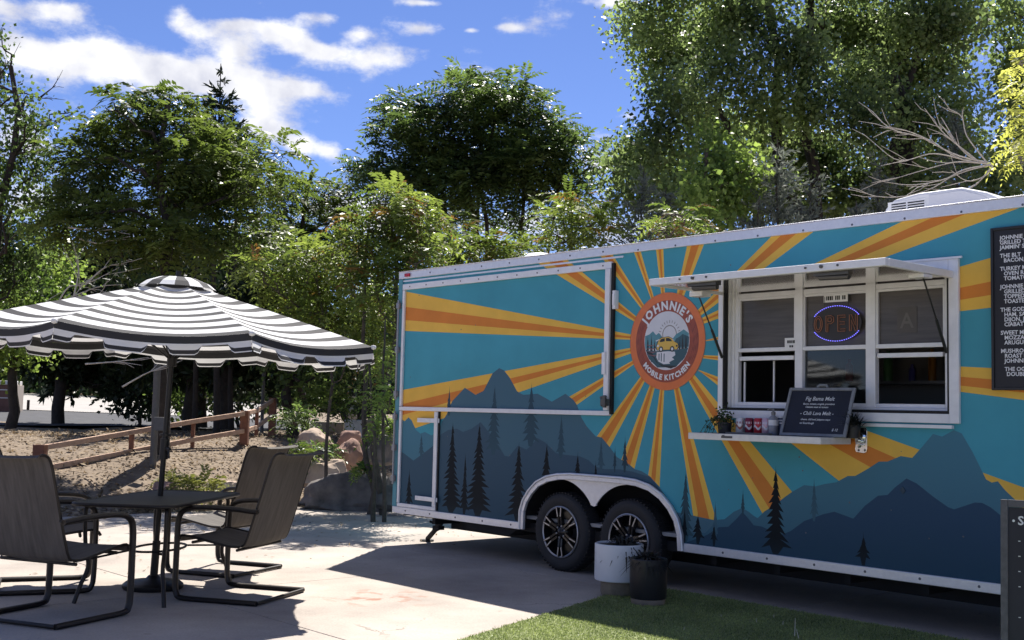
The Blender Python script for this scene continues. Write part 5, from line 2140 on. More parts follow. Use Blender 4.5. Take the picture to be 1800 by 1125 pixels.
# ================================================================== TREES AND PLANTS
from mathutils import noise
BARK = mat('grey_brown_bark', (0.075, 0.060, 0.048), 0.95, var=.35, vscale=9, bump=.8, bscale=26)
BARK_D = mat('dark_bark', (0.040, 0.032, 0.027), 0.95, var=.35, vscale=9, bump=.8, bscale=26)
BARK_L = mat('pale_bark', (0.20, 0.175, 0.145), 0.9, var=.25, vscale=12, bump=.5, bscale=30)
DEADWOOD = mat('dead_wood', (0.52, 0.48, 0.42), 0.9, var=.15, vscale=12)

LF_LOCUST = mat_leaf('leaf_olive', (0.02, 0.036, 0.01), (0.15, 0.19, 0.048), 0.42, .45)
LF_HEAVEN = mat_leaf('leaf_deep_green', (.018,.034,.012), (.135,.185,.055), .42, .42)
LF_SUMAC = mat_leaf('leaf_yellow_green', (0.034, 0.06, 0.014), (0.205, 0.245, 0.062), 0.44, .42)
LF_RUST = mat_leaf('leaf_bronze_tip', (0.05, 0.045, 0.012), (0.24, 0.13, 0.045), .34, .45)
LF_COTTON = mat_leaf('leaf_cottonwood', (0.026, 0.046, 0.017), (0.24, 0.3, 0.115), 0.48, .36)
LF_LIME = mat_leaf('leaf_fresh_green', (0.05, 0.088, 0.02), (0.24, 0.31, 0.085), 0.47, .4)
LF_GOLD = mat_leaf('leaf_golden', (.20,.22,.04), (.52,.52,.16), .42, .45)
LF_PINE = mat_leaf('needle_dark', (0.0096, 0.0176, 0.0096), (0.0450, 0.0675, 0.0270), .12, .55)
LF_JUN = mat_leaf('needle_grey_green', (.05,.062,.052), (.26,.285,.235), .2, .6)
LF_PALE = mat_leaf('leaf_pale_herb', (0.07, 0.08, 0.02), (0.26, 0.26, 0.08), .3, .6)


def ptube(mb, a, b, ra, rb, wig, r, n=7, k=7, mi=0):
    a, b = np.array(a, float), np.array(b, float)
    L = np.linalg.norm(b-a)
    off = np.cumsum(r.normal(size=(k, 3)), axis=0)
    off -= np.linspace(0, 1, k)[:, None]*off[-1]
    off[0] = 0
    pts = [a+(b-a)*t+off[i]*wig*L/k for i, t in enumerate(np.linspace(0, 1, k))]
    mb.tube(pts, list(np.linspace(ra, rb, k)), n, mi)
    return pts


def twigs_of(clumps, D, seed, per_m2, zspread=1.0, minr=.5):
    """twig ends over the shells of the crown's clumps -> points, outward directions; clumps as (px x, y, rx, ry[, extra depth])"""
    r = np.random.default_rng(seed)
    PP, DD, CC = [], [], []
    for c in clumps:
        x, y, rx, ry = c[:4]
        dd = D+(c[4] if len(c) > 4 else r.uniform(-.8, .8)*zspread)
        cen = at(x, y, dd)
        a, b = rx*dd/F_PX, ry*dd/F_PX
        dz = max(.6*(a+b)/2, .25)*1.15
        n = max(4, int(per_m2*PI*a*b*1.5))
        q = rand_dirs(n, r)
        rad = r.random(n)**.38
        rad = np.clip(rad+r.normal(0, .10, n), .1, 1.25)
        P = cen+np.stack([q[:, 0]*a*rad, q[:, 1]*dz*rad, q[:, 2]*b*rad], 1)
        PP.append(P)
        DD.append(q)
        CC.append((cen, a, b))
    return np.vstack(PP), np.vstack(DD), CC, r


def fronds(P, Dr, r, L, pairs, leaf, width, droop=.5):
    """pinnate leaves: arrays of leaflet base, direction, normal"""
    n = len(P)
    d = Dr*np.array([1, 1, .35])+r.normal(size=(n, 3))*.55
    d[:, 2] += .15
    d /= np.linalg.norm(d, axis=1)[:, None]
    LL = L*r.uniform(.6, 1.25, n)
    upv = np.array([0, 0, 1.])+r.normal(size=(n, 3))*.25
    s = np.cross(d, upv)
    s /= np.linalg.norm(s, axis=1)[:, None]
    nn = np.cross(s, d)
    B, DD, NN, TT, LW = [], [], [], [], []
    tn = np.clip(r.normal(.42, .2, n), 0, 1)
    for k in range(pairs+1):
        t = (k+.6)/(pairs+.6)
        base = P+d*(LL*t)[:, None]-np.array([0, 0, 1])*(droop*LL*t*t)[:, None]
        tang = d-np.array([0, 0, 1])*(2*droop*t)
        tang /= np.linalg.norm(tang, axis=1)[:, None]
        for sg in ((-1, 1) if k < pairs else (0,)):
            dr = tang*.42+s*sg*.9-nn*.15+r.normal(size=(n, 3))*.12 if sg else tang
            B.append(base)
            DD.append(dr)
            NN.append(nn+r.normal(size=(n, 3))*.25)
            TT.append(tn+r.normal(0, .08, n))
            LW.append(leaf*(1-.45*abs(t-.45))*LL/L)
    return np.vstack(B), np.vstack(DD), np.vstack(NN), np.concatenate(TT), np.concatenate(LW)


def clump_light_tint(P, s=1.1, seed=0):
    return .5+.25*np.sin(P[:, 0]*s+seed)*np.sin(P[:, 2]*s*1.3+seed*2)+.25*np.sin(P[:, 0]*s*2.3+P[:, 2]*s*1.9+seed*3)  # sunlit and shaded clumps of the crown painted into the leaf colour


def broad(P, Dr, r, per, spread, size):
    n = len(P)
    Q = np.repeat(P, per, 0)+r.normal(size=(n*per, 3))*spread
    D = rand_dirs(n*per, r)*.9+np.array([0, 0, -.35])
    N_ = rand_dirs(n*per, r)+np.repeat(Dr, per, 0)*.6+np.array([0, 0, .5])
    return Q, D, N_, size*r.uniform(.65, 1.25, n*per)


def limbs(mb, trunk_pts, CC, r, r0, frac=.75, wig=.5, n=6, cut=None):
    """branches from the nearest lower trunk point to each clump"""
    T = np.array(trunk_pts)
    for cen, a, b in CC:
        if r.random() > frac:
            continue
        d = np.linalg.norm((T-cen)*[1, 1, 1.6], axis=1)+np.where(T[:, 2] > cen[2]-.2, 3, 0)
        k = int(np.argmin(d))
        L = np.linalg.norm(T[k]-cen)
        pts = ptube(mb, T[k], cen, min(r0, .012+.013*L), .010, wig, r, n, 7)
        for _ in range(3):
            q = pts[r.integers(3, 7)]
            ptube(mb, q, cen+rand_dirs(1, r)[0]*[a, .4*a, b]*.9, .012, .004, .6, r, 5, 5)


def trunk_line(base, top, r, wig=.25, k=9):
    base, top = np.array(base, float), np.array(top, float)
    off = np.cumsum(r.normal(size=(k, 3))*[1, 1, .2], axis=0)
    off -= np.linspace(0, 1, k)[:, None]*off[-1]
    off -= off[0]
    off[0] = 0
    return [base+(top-base)*t+off[i]*wig*np.linalg.norm(top-base)/k for i, t in enumerate(np.linspace(0, 1, k))]


def gbase(x, D):
    p = at(x, 700, D)
    return np.array([p[0], p[1], float(ground_z(p[0], p[1]))-.05])


def tree(name, label, cat, bx, D, topxy, clumps, seed, style, leafm, bark=BARK, tr=.16, per_m2=9, group=None, stems=None, frac=.8, wig=.25, **k):
    b0 = gbase(bx, D)
    t = thing(name, label, cat, tuple(b0), 0, group)
    per_m2 *= {'frond': 9.0, 'broad': 4.6, 'needle': 6.0}[style]
    P, Dr, CC, r = twigs_of(clumps, D, seed, per_m2, k.get('zspread', 1.0))
    mb = MB()
    allpts = []
    for (sx, tx, ty, rr) in (stems or [(bx, topxy[0], topxy[1], tr)]):
        sd = D+k.get('stemD', 0)
        pts = trunk_line(gbase(sx, sd), at(tx, ty, sd), r, wig)
        mb.tube(pts, list(np.linspace(rr, rr*.35, len(pts))), 9)
        allpts += pts[2:]
    limbs(mb, allpts, CC, r, tr*.42, frac)
    mb.v = [tuple(np.array(v)-b0) for v in mb.v]
    mb.build('trunk', bark, t, smooth=60)
    P = P-b0
    if style == 'frond':
        B, DD, NN, TT, LW = fronds(P, Dr, r, k.get('L', .45), k.get('pairs', 7), k.get('leaf', .12), 0, k.get('droop', .45))
        TT = np.clip(TT*.7+.5*clump_light_tint(B, 1.3, seed)-.08, 0, 1)
        rust = k.get('rust')
        if rust:
            # fresh bronze growth at the tips of some shoots
            nf = len(P)
            pick = r.random(nf) < rust
            mask = np.tile(pick, len(B)//nf)
            quads_mesh('new_growth', B[mask], DD[mask], NN[mask], LW[mask], LW[mask]*.36, TT[mask], LF_RUST, t, kind='stuff')
            m2 = ~mask
            B, DD, NN, TT, LW = B[m2], DD[m2], NN[m2], TT[m2], LW[m2]
        quads_mesh('crown', B, DD, NN, LW, LW*.36, TT, leafm, t)
    elif style == 'broad':
        Q, DD, NN, LW = broad(P, Dr, r, k.get('per', 9), k.get('spread', .20), k.get('leaf', .095))
        TT = np.clip(r.normal(.35, .22, len(Q))*.75+.62*clump_light_tint(Q, 1.5, seed)-.10, 0, 1)
        quads_mesh('crown', Q, DD, NN, LW, LW*.78, TT, leafm, t)
    elif style == 'needle':
        n = len(P)
        per = k.get('per', 26)
        Lb = k.get('L', .35)
        d = Dr*np.array([1, 1, .3])+r.normal(size=(n, 3))*.4
        d[:, 2] -= k.get('hang', .15)
        d /= np.linalg.norm(d, axis=1)[:, None]
        tt = r.random((n, per))
        Q = (P[:, None, :]+d[:, None, :]*(tt*Lb)[:, :, None]).reshape(-1, 3)
        DD = (np.repeat(d, per, 0)*.7+rand_dirs(n*per, r)*.75)
        NN = rand_dirs(n*per, r)
        LW = k.get('leaf', .11)*r.uniform(.6, 1.2, n*per)
        TT = np.clip(r.normal(.4, .2, n*per)*.7+.3*clump_light_tint(Q, 1.4, seed), 0, 1)
        quads_mesh('crown', Q, DD, NN, LW, LW*k.get('wd', .16), TT, leafm, t)
    return t


# ---- left edge: thin-crowned tree with bare twigs
tree('thin_crowned_tree', 'thin crowned dark tree with bare twigs at the left edge of the photo', 'tree', -40, 20, (10, 120),
     [(20, 180, 45, 11), (45, 170, 20, 8), (65, 220, 45, 16), (30, 215, 40, 14), (118, 199, 12, 7), (40, 262, 60, 16), (20, 300, 50, 18), (80, 305, 40, 16), (30, 350, 60, 22), (95, 350, 40, 18),
      (20, 395, 60, 24), (80, 410, 50, 20), (3, 65, 8, 20), (-20, 120, 30, 30), (30, 450, 70, 26), (10, 500, 60, 30), (-40, 300, 50, 60), (-30, 430, 60, 60)],
     21, 'broad', LF_HEAVEN, BARK_D, .11, per_m2=20, leaf=.085, per=10, spread=.15, frac=1)


def bare_branches(name, label, cat, segs, D, m, seed, r0=.02, base=None, twig=3, group=None):
    r = np.random.default_rng(seed)
    b0 = gbase(*base) if base else at(segs[0][0][0], segs[0][0][1], D)
    t = thing(name, label, cat, tuple(b0), 0, group)
    mb = MB()
    for s in segs:
        P = [at(x, y, D+(d[0] if d else 0)) for x, y, *d in s]
        P = spline(P, max(6, 4*len(P)))
        rr = np.linspace(r0, .004, len(P))
        mb.tube(list(P-b0), list(rr), 6)
        for _ in range(twig):
            i = r.integers(len(P)//3, len(P)-1)
            d = (P[i+1]-P[i])/np.linalg.norm(P[i+1]-P[i])+rand_dirs(1, r)[0]*.55
            d /= np.linalg.norm(d)
            L = r.uniform(.15, .5)
            mb.tube([P[i]-b0, P[i]+d*L*.5-b0, P[i]+d*L+rand_dirs(1, r)[0]*.05-b0], [rr[i]*.6, .005, .003], 5)
    mb.build('branch', m, t, smooth=60)
    return t


bare_branches('bare_branches', 'bare dark twigs reaching out of the thin tree against the sky', 'branches',
              [[(-20, 205), (30, 165), (70, 172), (103, 174)], [(70, 172), (85, 160), (98, 150)], [(20, 260), (60, 235), (95, 215), (125, 200)], [(0, 130), (10, 118), (14, 108)]], 20, BARK_D, 5, .018)

# ---- big olive tree, left middle
tree('broad_olive_tree', 'broad olive green tree rising behind the striped umbrella', 'tree', 290, 18.5, (300, 190),
     [(180, 250, 45, 26), (250, 200, 50, 28), (268, 166, 28, 14), (300, 178, 40, 18), (210, 225, 50, 26), (230, 275, 70, 34), (310, 235, 60, 34), (335, 285, 70, 40), (150, 310, 50, 36), (250, 345, 85, 42),
      (380, 330, 60, 42), (395, 250, 40, 25), (430, 285, 40, 28), (470, 330, 50, 30), (120, 270, 35, 22), (180, 390, 80, 42), (300, 420, 95, 42), (420, 400, 60, 42), (115, 380, 45, 45), (200, 180, 26, 12),
      (475, 240, 20, 14), (490, 270, 20, 12), (350, 200, 30, 15), (330, 350, 60, 30)],
     31, 'frond', LF_LOCUST, BARK_D, .11, per_m2=17, L=.42, pairs=7, leaf=.13, droop=.5, frac=.9)
tree('leafy_tree', 'leafy tree with dull lower foliage between the olive tree and the multi-stemmed tree', 'tree', 540, 27, (535, 300),
     [(540, 330, 45, 24), (575, 350, 35, 22), (500, 350, 40, 28), (480, 400, 60, 36), (560, 400, 60, 30), (520, 440, 70, 36), (590, 330, 22, 12), (600, 385, 30, 20), (610, 430, 50, 26), (620, 360, 36, 20), (640, 330, 26, 14), (560, 460, 60, 26), (450, 440, 60, 30)],
     33, 'frond', LF_LOCUST, BARK_D, .10, per_m2=13, L=.42, pairs=6, leaf=.13, droop=.5)


def spire(name, label, cx, topy, boty, hw, D, seed, leafm, bark, dens=1.0, leaf=.10, shape=1.0, group=None, cat='tree', L=.30, per=22, wd=.18, jag=.25):
    """conifer: a tapering trunk with whorls of short boughs"""
    r = np.random.default_rng(seed)
    b0 = gbase(cx, D)
    top = at(cx, topy, D)
    t = thing(name, label, cat, tuple(b0), 0, group)
    H = top[2]-at(cx, boty, D)[2]
    zb = at(cx, boty, D)[2]
    R = hw*D/F_PX
    pts = trunk_line(b0, top, r, .05)
    mb = MB().tube([p-b0 for p in pts], list(np.linspace(max(.05, .012*H+.04), .008, len(pts))), 7)
    n = int(dens*90*H*max(R, .25))
    z = zb+H*(1-np.sqrt(r.random(n))**(1/shape))
    f = (top[2]-z)/H
    bump = 1+jag*np.sin(z*5+seed)+jag*r.normal(size=n)
    rad = R*np.clip(f, .02, 1)**.8*bump
    a = r.uniform(0, 2*PI, n)
    tt = np.clip(1-r.random(n)**1.6*.75, .15, 1)
    axis = np.stack([np.interp(z, [p[2] for p in pts], [p[i] for p in pts]) for i in (0, 1)], 1)
    P = np.stack([axis[:, 0]+np.cos(a)*rad*tt, axis[:, 1]+np.sin(a)*rad*tt, z], 1)
    d = np.stack([np.cos(a), np.sin(a), .35+0*a], 1)
    for i in range(0, n, 14):
        if rad[i] > .08:
            c = np.array([axis[i, 0], axis[i, 1], z[i]-.1])
            mb.tube([c-b0, P[i]-b0], [.012, .004], 5)
    mb.build('trunk', bark, t, smooth=60)
    tk = r.random((n, per))
    Q = (P[:, None, :]+d[:, None, :]*((tk-.5)*L)[:, :, None]).reshape(-1, 3)-b0
    DD = np.repeat(d, per, 0)*.8+rand_dirs(n*per, r)*.65
    LW = leaf*r.uniform(.6, 1.2, n*per)
    TT = np.clip(r.normal(.42, .2, n*per)*.7+.3*clump_light_tint(Q, 2.0, seed), 0, 1)
    quads_mesh('crown', Q, DD, rand_dirs(n*per, r), LW, LW*wd, TT, leafm, t)
    return t


spire('spire_conifer', 'tall narrow conifer spire rising behind the olive tree', 384, 112, 360, 44, 24, 41, LF_PINE, BARK_D, 1.6, .16, group='pointed conifers behind the olive tree', wd=.3)
spire('spire_conifer', 'lower conifer tip just left of the tallest spire', 345, 170, 360, 34, 25, 42, LF_PINE, BARK_D, 1.6, .16, group='pointed conifers behind the olive tree', wd=.3)
spire('spire_conifer', 'lower conifer tip just right of the tallest spire', 410, 178, 360, 36, 25, 43, LF_PINE, BARK_D, 1.6, .16, group='pointed conifers behind the olive tree', wd=.3)

# ---- multi-stemmed dark tree in the middle
tree('multi_stemmed_tree', 'dark green many-stemmed tree standing alone against blue sky in the middle', 'tree', 850, 27, (850, 180),
     [(712, 185, 34, 22), (700, 215, 38, 22), (690, 238, 30, 14), (745, 215, 45, 34), (800, 160, 40, 26), (825, 138, 32, 16), (850, 165, 45, 30), (900, 160, 45, 22), (925, 195, 45, 34), (870, 205, 60, 36),
      (800, 225, 55, 36), (960, 240, 45, 34), (985, 215, 22, 16), (1000, 262, 38, 20), (930, 265, 60, 34), (860, 275, 70, 34), (780, 280, 60, 32), (715, 270, 40, 20), (655, 290, 38, 22), (690, 300, 40, 18), (640, 305, 26, 12),
      (980, 300, 44, 16), (1010, 320, 40, 14), (950, 330, 46, 14), (740, 318, 60, 24), (830, 325, 60, 20), (890, 330, 55, 16), (790, 345, 40, 18), (1040, 285, 20, 8), (930, 365, 40, 10), (840, 365, 40, 9), (760, 375, 40, 16), (880, 385, 60, 10), (800, 385, 40, 12), (980, 345, 40, 14), (700, 340, 40, 18), (820, 300, 80, 30), (900, 300, 70, 26)],
     51, 'frond', LF_HEAVEN, BARK_D, .10, per_m2=12, L=.56, pairs=7, leaf=.165, droop=.4,
     stems=[(840, 760, 200, .07), (850, 815, 160, .08), (860, 870, 170, .08), (870, 930, 200, .07), (880, 985, 250, .06), (845, 720, 250, .06), (855, 850, 220, .06)], wig=.16)
# ---- feathery young trees in front of it
tree('feathery_tree', 'young feathery yellow green tree with bronze shoot tips left of the trailer corner', 'tree', 655, 15.6, (690, 380),
     [(690, 352, 40, 22), (715, 375, 40, 26), (660, 385, 40, 22), (690, 420, 60, 30), (745, 400, 36, 26), (630, 425, 50, 22), (740, 435, 40, 20), (670, 470, 50, 26), (610, 470, 40, 24), (650, 520, 50, 28), (690, 545, 25, 24),
      (600, 440, 30, 14), (700, 340, 22, 12)],
     61, 'frond', LF_SUMAC, BARK, .045, per_m2=20, L=.46, pairs=8, leaf=.105, droop=.5, rust=.10, stems=[(652, 655, 400, .045), (682, 690, 380, .05)], wig=.2)
tree('feathery_tree', 'feathery green tree with drooping fronds just above the right slope of the umbrella', 'tree', 560, 16.2, (560, 430),
     [(500, 455, 50, 22), (540, 445, 45, 22), (580, 470, 55, 28), (480, 490, 50, 24), (540, 510, 60, 30), (600, 520, 55, 34), (450, 470, 26, 16), (560, 560, 70, 26), (630, 570, 50, 30), (520, 420, 34, 16), (640, 610, 40, 30)],
     62, 'frond', LF_SUMAC, BARK, .03, per_m2=19, L=.44, pairs=8, leaf=.10, droop=.55, rust=.07, wig=.2)
tree('feathery_tree', 'low feathery thicket showing just over the rear of the trailer roof', 'tree', 830, 18, (820, 400),
     [(800, 425, 50, 20), (850, 432, 50, 16), (760, 440, 46, 26), (880, 440, 40, 14), (900, 440, 34, 18), (790, 395, 34, 16), (840, 450, 70, 30), (740, 480, 40, 40), (720, 420, 40, 26), (920, 450, 40, 20), (950, 440, 40, 20)],
     63, 'frond', LF_SUMAC, BARK, .05, per_m2=18, L=.44, pairs=8, leaf=.105, droop=.5, rust=.14, wig=.2)
tree('round_shrub_tree', 'rounded light green small tree above the painted sun badge', 'tree', 1010, 18.5, (1010, 380),
     [(1000, 352, 36, 18), (1030, 365, 34, 24), (990, 385, 42, 26), (1040, 395, 34, 26), (1000, 420, 46, 26), (1060, 420, 30, 26), (965, 380, 20, 18)],
     64, 'frond', LF_SUMAC, BARK, .06, per_m2=16, L=.40, pairs=7, leaf=.11, droop=.4, rust=.05)
tree('bronze_tipped_shrub', 'bronze tipped feathery shrub poking over the trailer roof left of centre', 'shrub', 1195, 15.5, (1190, 380),
     [(1190, 378, 34, 16), (1215, 390, 24, 14), (1165, 395, 20, 14), (1195, 405, 40, 14)], 65, 'frond', LF_SUMAC, BARK, .035, per_m2=26, L=.36, pairs=8, leaf=.09, droop=.5, rust=.3)
tree('slim_sapling', 'slim sapling with two thin trunks and bright leaves beside the trailer corner', 'tree', 705, 14.6, (690, 610),
     [(690, 620, 16, 20), (678, 650, 18, 24), (690, 690, 16, 24), (660, 640, 16, 14), (672, 700, 22, 20)], 66, 'frond', LF_LIME, BARK, .03, per_m2=30, L=.30, pairs=7, leaf=.075, droop=.5,
     stems=[(664, 648, 640, .035), (682, 676, 560, .03)], wig=.07)

# ---- the big cottonwood behind the trailer
CW = [(1150, 40, 45, 34), (1115, 30, 24, 22), (1180, 100, 46, 36), (1150, 90, 30, 24), (1205, 165, 50, 36), (1165, 150, 30, 20), (1240, 60, 60, 50), (1290, 120, 50, 34), (1300, 30, 60, 40), (1400, 95, 55, 44), (1470, 50, 70, 50),
      (1545, 60, 70, 50), (1625, 45, 75, 46), (1690, 30, 50, 36), (1570, 130, 60, 44), (1650, 115, 50, 40), (1500, 150, 60, 46), (1420, 190, 55, 36), (1340, 190, 46, 30), (1250, 215, 50, 36), (1180, 235, 46, 26), (1130, 265, 46, 26),
      (1110, 300, 40, 34), (1170, 300, 55, 36), (1360, 250, 70, 40), (1440, 280, 70, 44), (1530, 210, 50, 40), (1610, 210, 50, 34), (1590, 270, 60, 40), (1680, 190, 36, 40), (1540, 330, 70, 44), (1450, 360, 80, 40), (1640, 330, 60, 40),
      (1260, 340, 60, 46), (1190, 355, 46, 40), (1350, 340, 60, 36), (1090, 290, 22, 16), (1200, -40, 90, 40), (1330, -50, 90, 50), (1480, -60, 100, 50), (1640, -60, 90, 50), (1110, 340, 36, 30), (1690, 260, 40, 40)]
tree('cottonwood_tree', 'huge spreading cottonwood with sunlit leaves filling the sky behind the trailer', 'tree', 1500, 22.5, (1500, -40), CW, 71, 'broad', LF_COTTON, BARK_D, .34, per_m2=19, per=19,
     spread=.24, leaf=.098, frac=.45, wig=.32, zspread=2.2, stemD=.2,
     stems=[(1480, 1560, 120, .34), (1480, 1385, 20, .20), (1480, 1240, 190, .17), (1480, 1640, 60, .16), (1480, 1460, -40, .18)])
tree('fresh_green_tree', 'fresh green tree in front of the cottonwood, over the awning', 'tree', 1260, 18, (1260, 260),
     [(1245, 255, 36, 22), (1290, 275, 36, 24), (1260, 300, 46, 30), (1310, 310, 30, 30), (1230, 330, 34, 30), (1280, 350, 46, 34), (1245, 390, 40, 30)], 72, 'broad', LF_LIME, BARK, .08, per_m2=24, per=10, spread=.17, leaf=.095)
tree('edge_tree', 'blue green tree crossing the top right corner behind the golden branch', 'tree', 1830, 19, (1800, 60),
     [(1775, 20, 34, 40), (1790, 90, 30, 40), (1770, 150, 20, 30), (1800, 150, 30, 60), (1780, 300, 40, 40), (1760, 340, 46, 30), (1795, 240, 26, 50), (1740, 300, 26, 24)], 73, 'broad', LF_COTTON, BARK_D, .15, per_m2=22, per=10, spread=.18, leaf=.11)
tree('golden_branch_tree', 'golden yellow leaves of a tree at the right edge of the photo', 'tree', 1900, 13, (1850, 140),
     [(1794, 108, 14, 18), (1786, 135, 12, 12), (1804, 160, 20, 24), (1794, 195, 14, 14), (1806, 220, 18, 24), (1784, 256, 12, 14), (1794, 280, 16, 14)], 74, 'frond', LF_GOLD, BARK_L, .05, per_m2=38, L=.22, pairs=7, leaf=.075, droop=.7)
JG = 'grey junipers behind the trailer'
for i, (cx, ty, hw, D, lab) in enumerate([(1135, 300, 34, 19, 'dark grey juniper left of the fresh green tree'), (1172, 330, 26, 18.5, 'small grey juniper tip above the bronze tipped shrub'),
                                         (1372, 245, 52, 18, 'tall pale grey juniper, biggest of those behind the awning'), (1420, 318, 40, 18, 'grey juniper at the right shoulder of the tallest juniper'),
                                         (1330, 345, 36, 17.5, 'grey juniper at the left shoulder of the tallest juniper'), (1555, 270, 40, 19, 'faint blue grey juniper behind the roof air conditioner'),
                                         (1500, 352, 40, 18, 'low blue grey juniper left of the roof air conditioner'), (1680, 195, 34, 20, 'narrow juniper spire behind the bare grey branches')]):
    spire('juniper', lab, cx, ty, 520, hw*1.5, D, 80+i, LF_JUN, BARK, 1.8, .11, shape=.8, group=JG, L=.34, wd=.22, jag=.2)

bare_branches('bare_shrub', 'bare pale grey branches sweeping out above the roof air conditioner', 'bare shrub',
              [[(1745, 288), (1680, 272), (1620, 242), (1570, 228), (1540, 205), (1526, 192)], [(1745, 288), (1690, 280), (1640, 250), (1600, 232), (1560, 222)], [(1745, 290), (1700, 282), (1640, 270), (1580, 282), (1530, 246)],
               [(1720, 284), (1660, 235), (1625, 190)], [(1735, 286), (1700, 240), (1690, 205), (1665, 190)], [(1740, 288), (1680, 285), (1620, 300), (1560, 318)], [(1740, 290), (1700, 300), (1650, 318), (1600, 325), (1556, 320)],
               [(1740, 290), (1690, 300), (1640, 330), (1590, 345), (1540, 345), (1506, 332)], [(1745, 290), (1720, 320), (1690, 335), (1600, 350)], [(1745, 290), (1700, 272), (1650, 215)], [(1745, 292), (1730, 310), (1700, 318), (1672, 300)]],
              16.2, DEADWOOD, 6, .011, base=(1760, 16.2), twig=5)

# ---- dark pines and shrubs low on the left
PG = 'dark pines beside the road'
PINES = [(105, 30, [(60, 545, 70, 26), (120, 575, 80, 24), (170, 610, 90, 22), (60, 610, 80, 20), (200, 640, 80, 16), (130, 660, 70, 14), (220, 570, 60, 26), (250, 680, 50, 12), (170, 650, 60, 14), (215, 690, 40, 12), (110, 640, 50, 10)], 'dark low pine spreading beside the bright driveway at left'),
         (335, 27, [(300, 560, 80, 30), (360, 600, 90, 30), (280, 620, 70, 24), (340, 650, 60, 18), (420, 590, 60, 30), (230, 520, 70, 30), (330, 500, 90, 36)], 'dark pine whose trunk stands right behind the umbrella pole'),
         (400, 25.5, [(400, 540, 80, 34), (440, 610, 70, 30), (470, 560, 60, 34), (420, 655, 50, 16), (480, 640, 50, 20), (500, 510, 50, 30)], 'dark pine with thick trunk behind the fence corner'),
         (355, 29, [(380, 480, 90, 36), (250, 470, 90, 40), (160, 500, 90, 40), (90, 480, 80, 40), (320, 450, 80, 30)], 'tall dark pine filling the shade above the umbrella top')]
for i, (bx, D, cl, lab) in enumerate(PINES):
    tree('pine_tree', lab, 'tree', bx, D, (bx, 470), cl, 100+i, 'needle', LF_PINE, BARK_D, .17, per_m2=9, group=PG, L=.55, leaf=.24, wd=.34, per=30, hang=.1, frac=.9, wig=.08)
tree('shade_tree', 'shaded tree filling the space between the pines and the trailer corner', 'tree', 520, 23, (520, 470),
     [(560, 600, 80, 34), (620, 630, 60, 30), (500, 600, 60, 36), (640, 560, 50, 40), (540, 650, 70, 26)], 110, 'broad', LF_HEAVEN, BARK_D, .12, per_m2=15, per=9, leaf=.12, spread=.25)
tree('green_thicket', 'mid green thicket at the left edge below the thin crowned tree', 'tree', 20, 24, (20, 480),
     [(20, 480, 60, 34), (70, 510, 50, 26), (10, 550, 60, 34), (60, 590, 50, 30), (20, 620, 50, 26), (110, 470, 40, 26), (-20, 590, 40, 50)], 111, 'broad', LF_LIME, BARK_D, .12, per_m2=15, per=9, leaf=.11, spread=.22)
bare_branches('dead_twigs', 'pale dead twigs tangled above the left side of the umbrella', 'twigs',
              [[(30, 585), (90, 545), (130, 520), (152, 488)], [(60, 560), (110, 530), (170, 505), (215, 500)], [(95, 545), (120, 505), (150, 500), (210, 470)], [(40, 560), (70, 540), (140, 528), (190, 515)],
               [(130, 520), (138, 480), (133, 455)], [(150, 500), (185, 470), (220, 462)], [(120, 400), (170, 405), (200, 403)], [(140, 420), (175, 428), (196, 420)], [(150, 640), (210, 635), (262, 628)], [(215, 680), (260, 655), (310, 635)]],
              17.5, DEADWOOD, 8, .014, base=(60, 17.5), twig=4)


UG = 'shaded understory shrubs beyond the fence'
for i, (cl, lab) in enumerate([([(250, 700, 50, 22), (290, 690, 40, 26), (230, 670, 40, 20)], 'dark understory shrub left of the grey metal post'),
                               ([(330, 690, 50, 24), (370, 700, 40, 20), (350, 665, 50, 22)], 'dark understory shrub directly behind the umbrella pole'),
                               ([(420, 690, 40, 24), (455, 680, 40, 26), (410, 660, 40, 20)], 'dark understory shrub just behind the fence corner'),
                               ([(520, 690, 50, 28), (560, 670, 50, 26), (500, 660, 40, 26)], 'dark understory shrub right of the fence end'),
                               ([(630, 660, 40, 30), (660, 690, 30, 26), (650, 620, 40, 30)], 'dark understory shrub between the dark car and the trailer corner')]):
    tree('understory_shrub', lab, 'shrub', cl[0][0], 29 if i < 4 else 24, cl[0][:2], cl, 140+i, 'broad', LF_HEAVEN if i % 2 else LF_PINE, BARK_D, .05, per_m2=9, per=9, leaf=.14, spread=.28, group=UG)


def low_plant(label, x, y, D, w, h, n, leafm, seed, style='frond', group='low green plants among the rocks', cat='plant'):
    p = at(x, y, D)
    b0 = np.array([p[0], p[1], p[2]])
    t = thing('low_plant', label, cat, tuple(b0), 0, group)
    r = np.random.default_rng(seed)
    q = rand_dirs(n, r)
    q[:, 2] = np.abs(q[:, 2])
    P = q*np.array([w*.35, w*.3, h*.5])*r.random(n)[:, None]**.5
    B, DD, NN, TT, LW = fronds(P, q, r, max(w, h)*.45, 6, .05+.06*w, 0, .45)
    quads_mesh('leaves', B, DD, NN, LW, LW*.34, TT, leafm, t)
    mb = MB()
    for i in range(0, n, 4):
        mb.tube([(0, 0, -.03), tuple(P[i])], [.006, .003], 5)
    mb.build('stem', BARK, t)
    return t


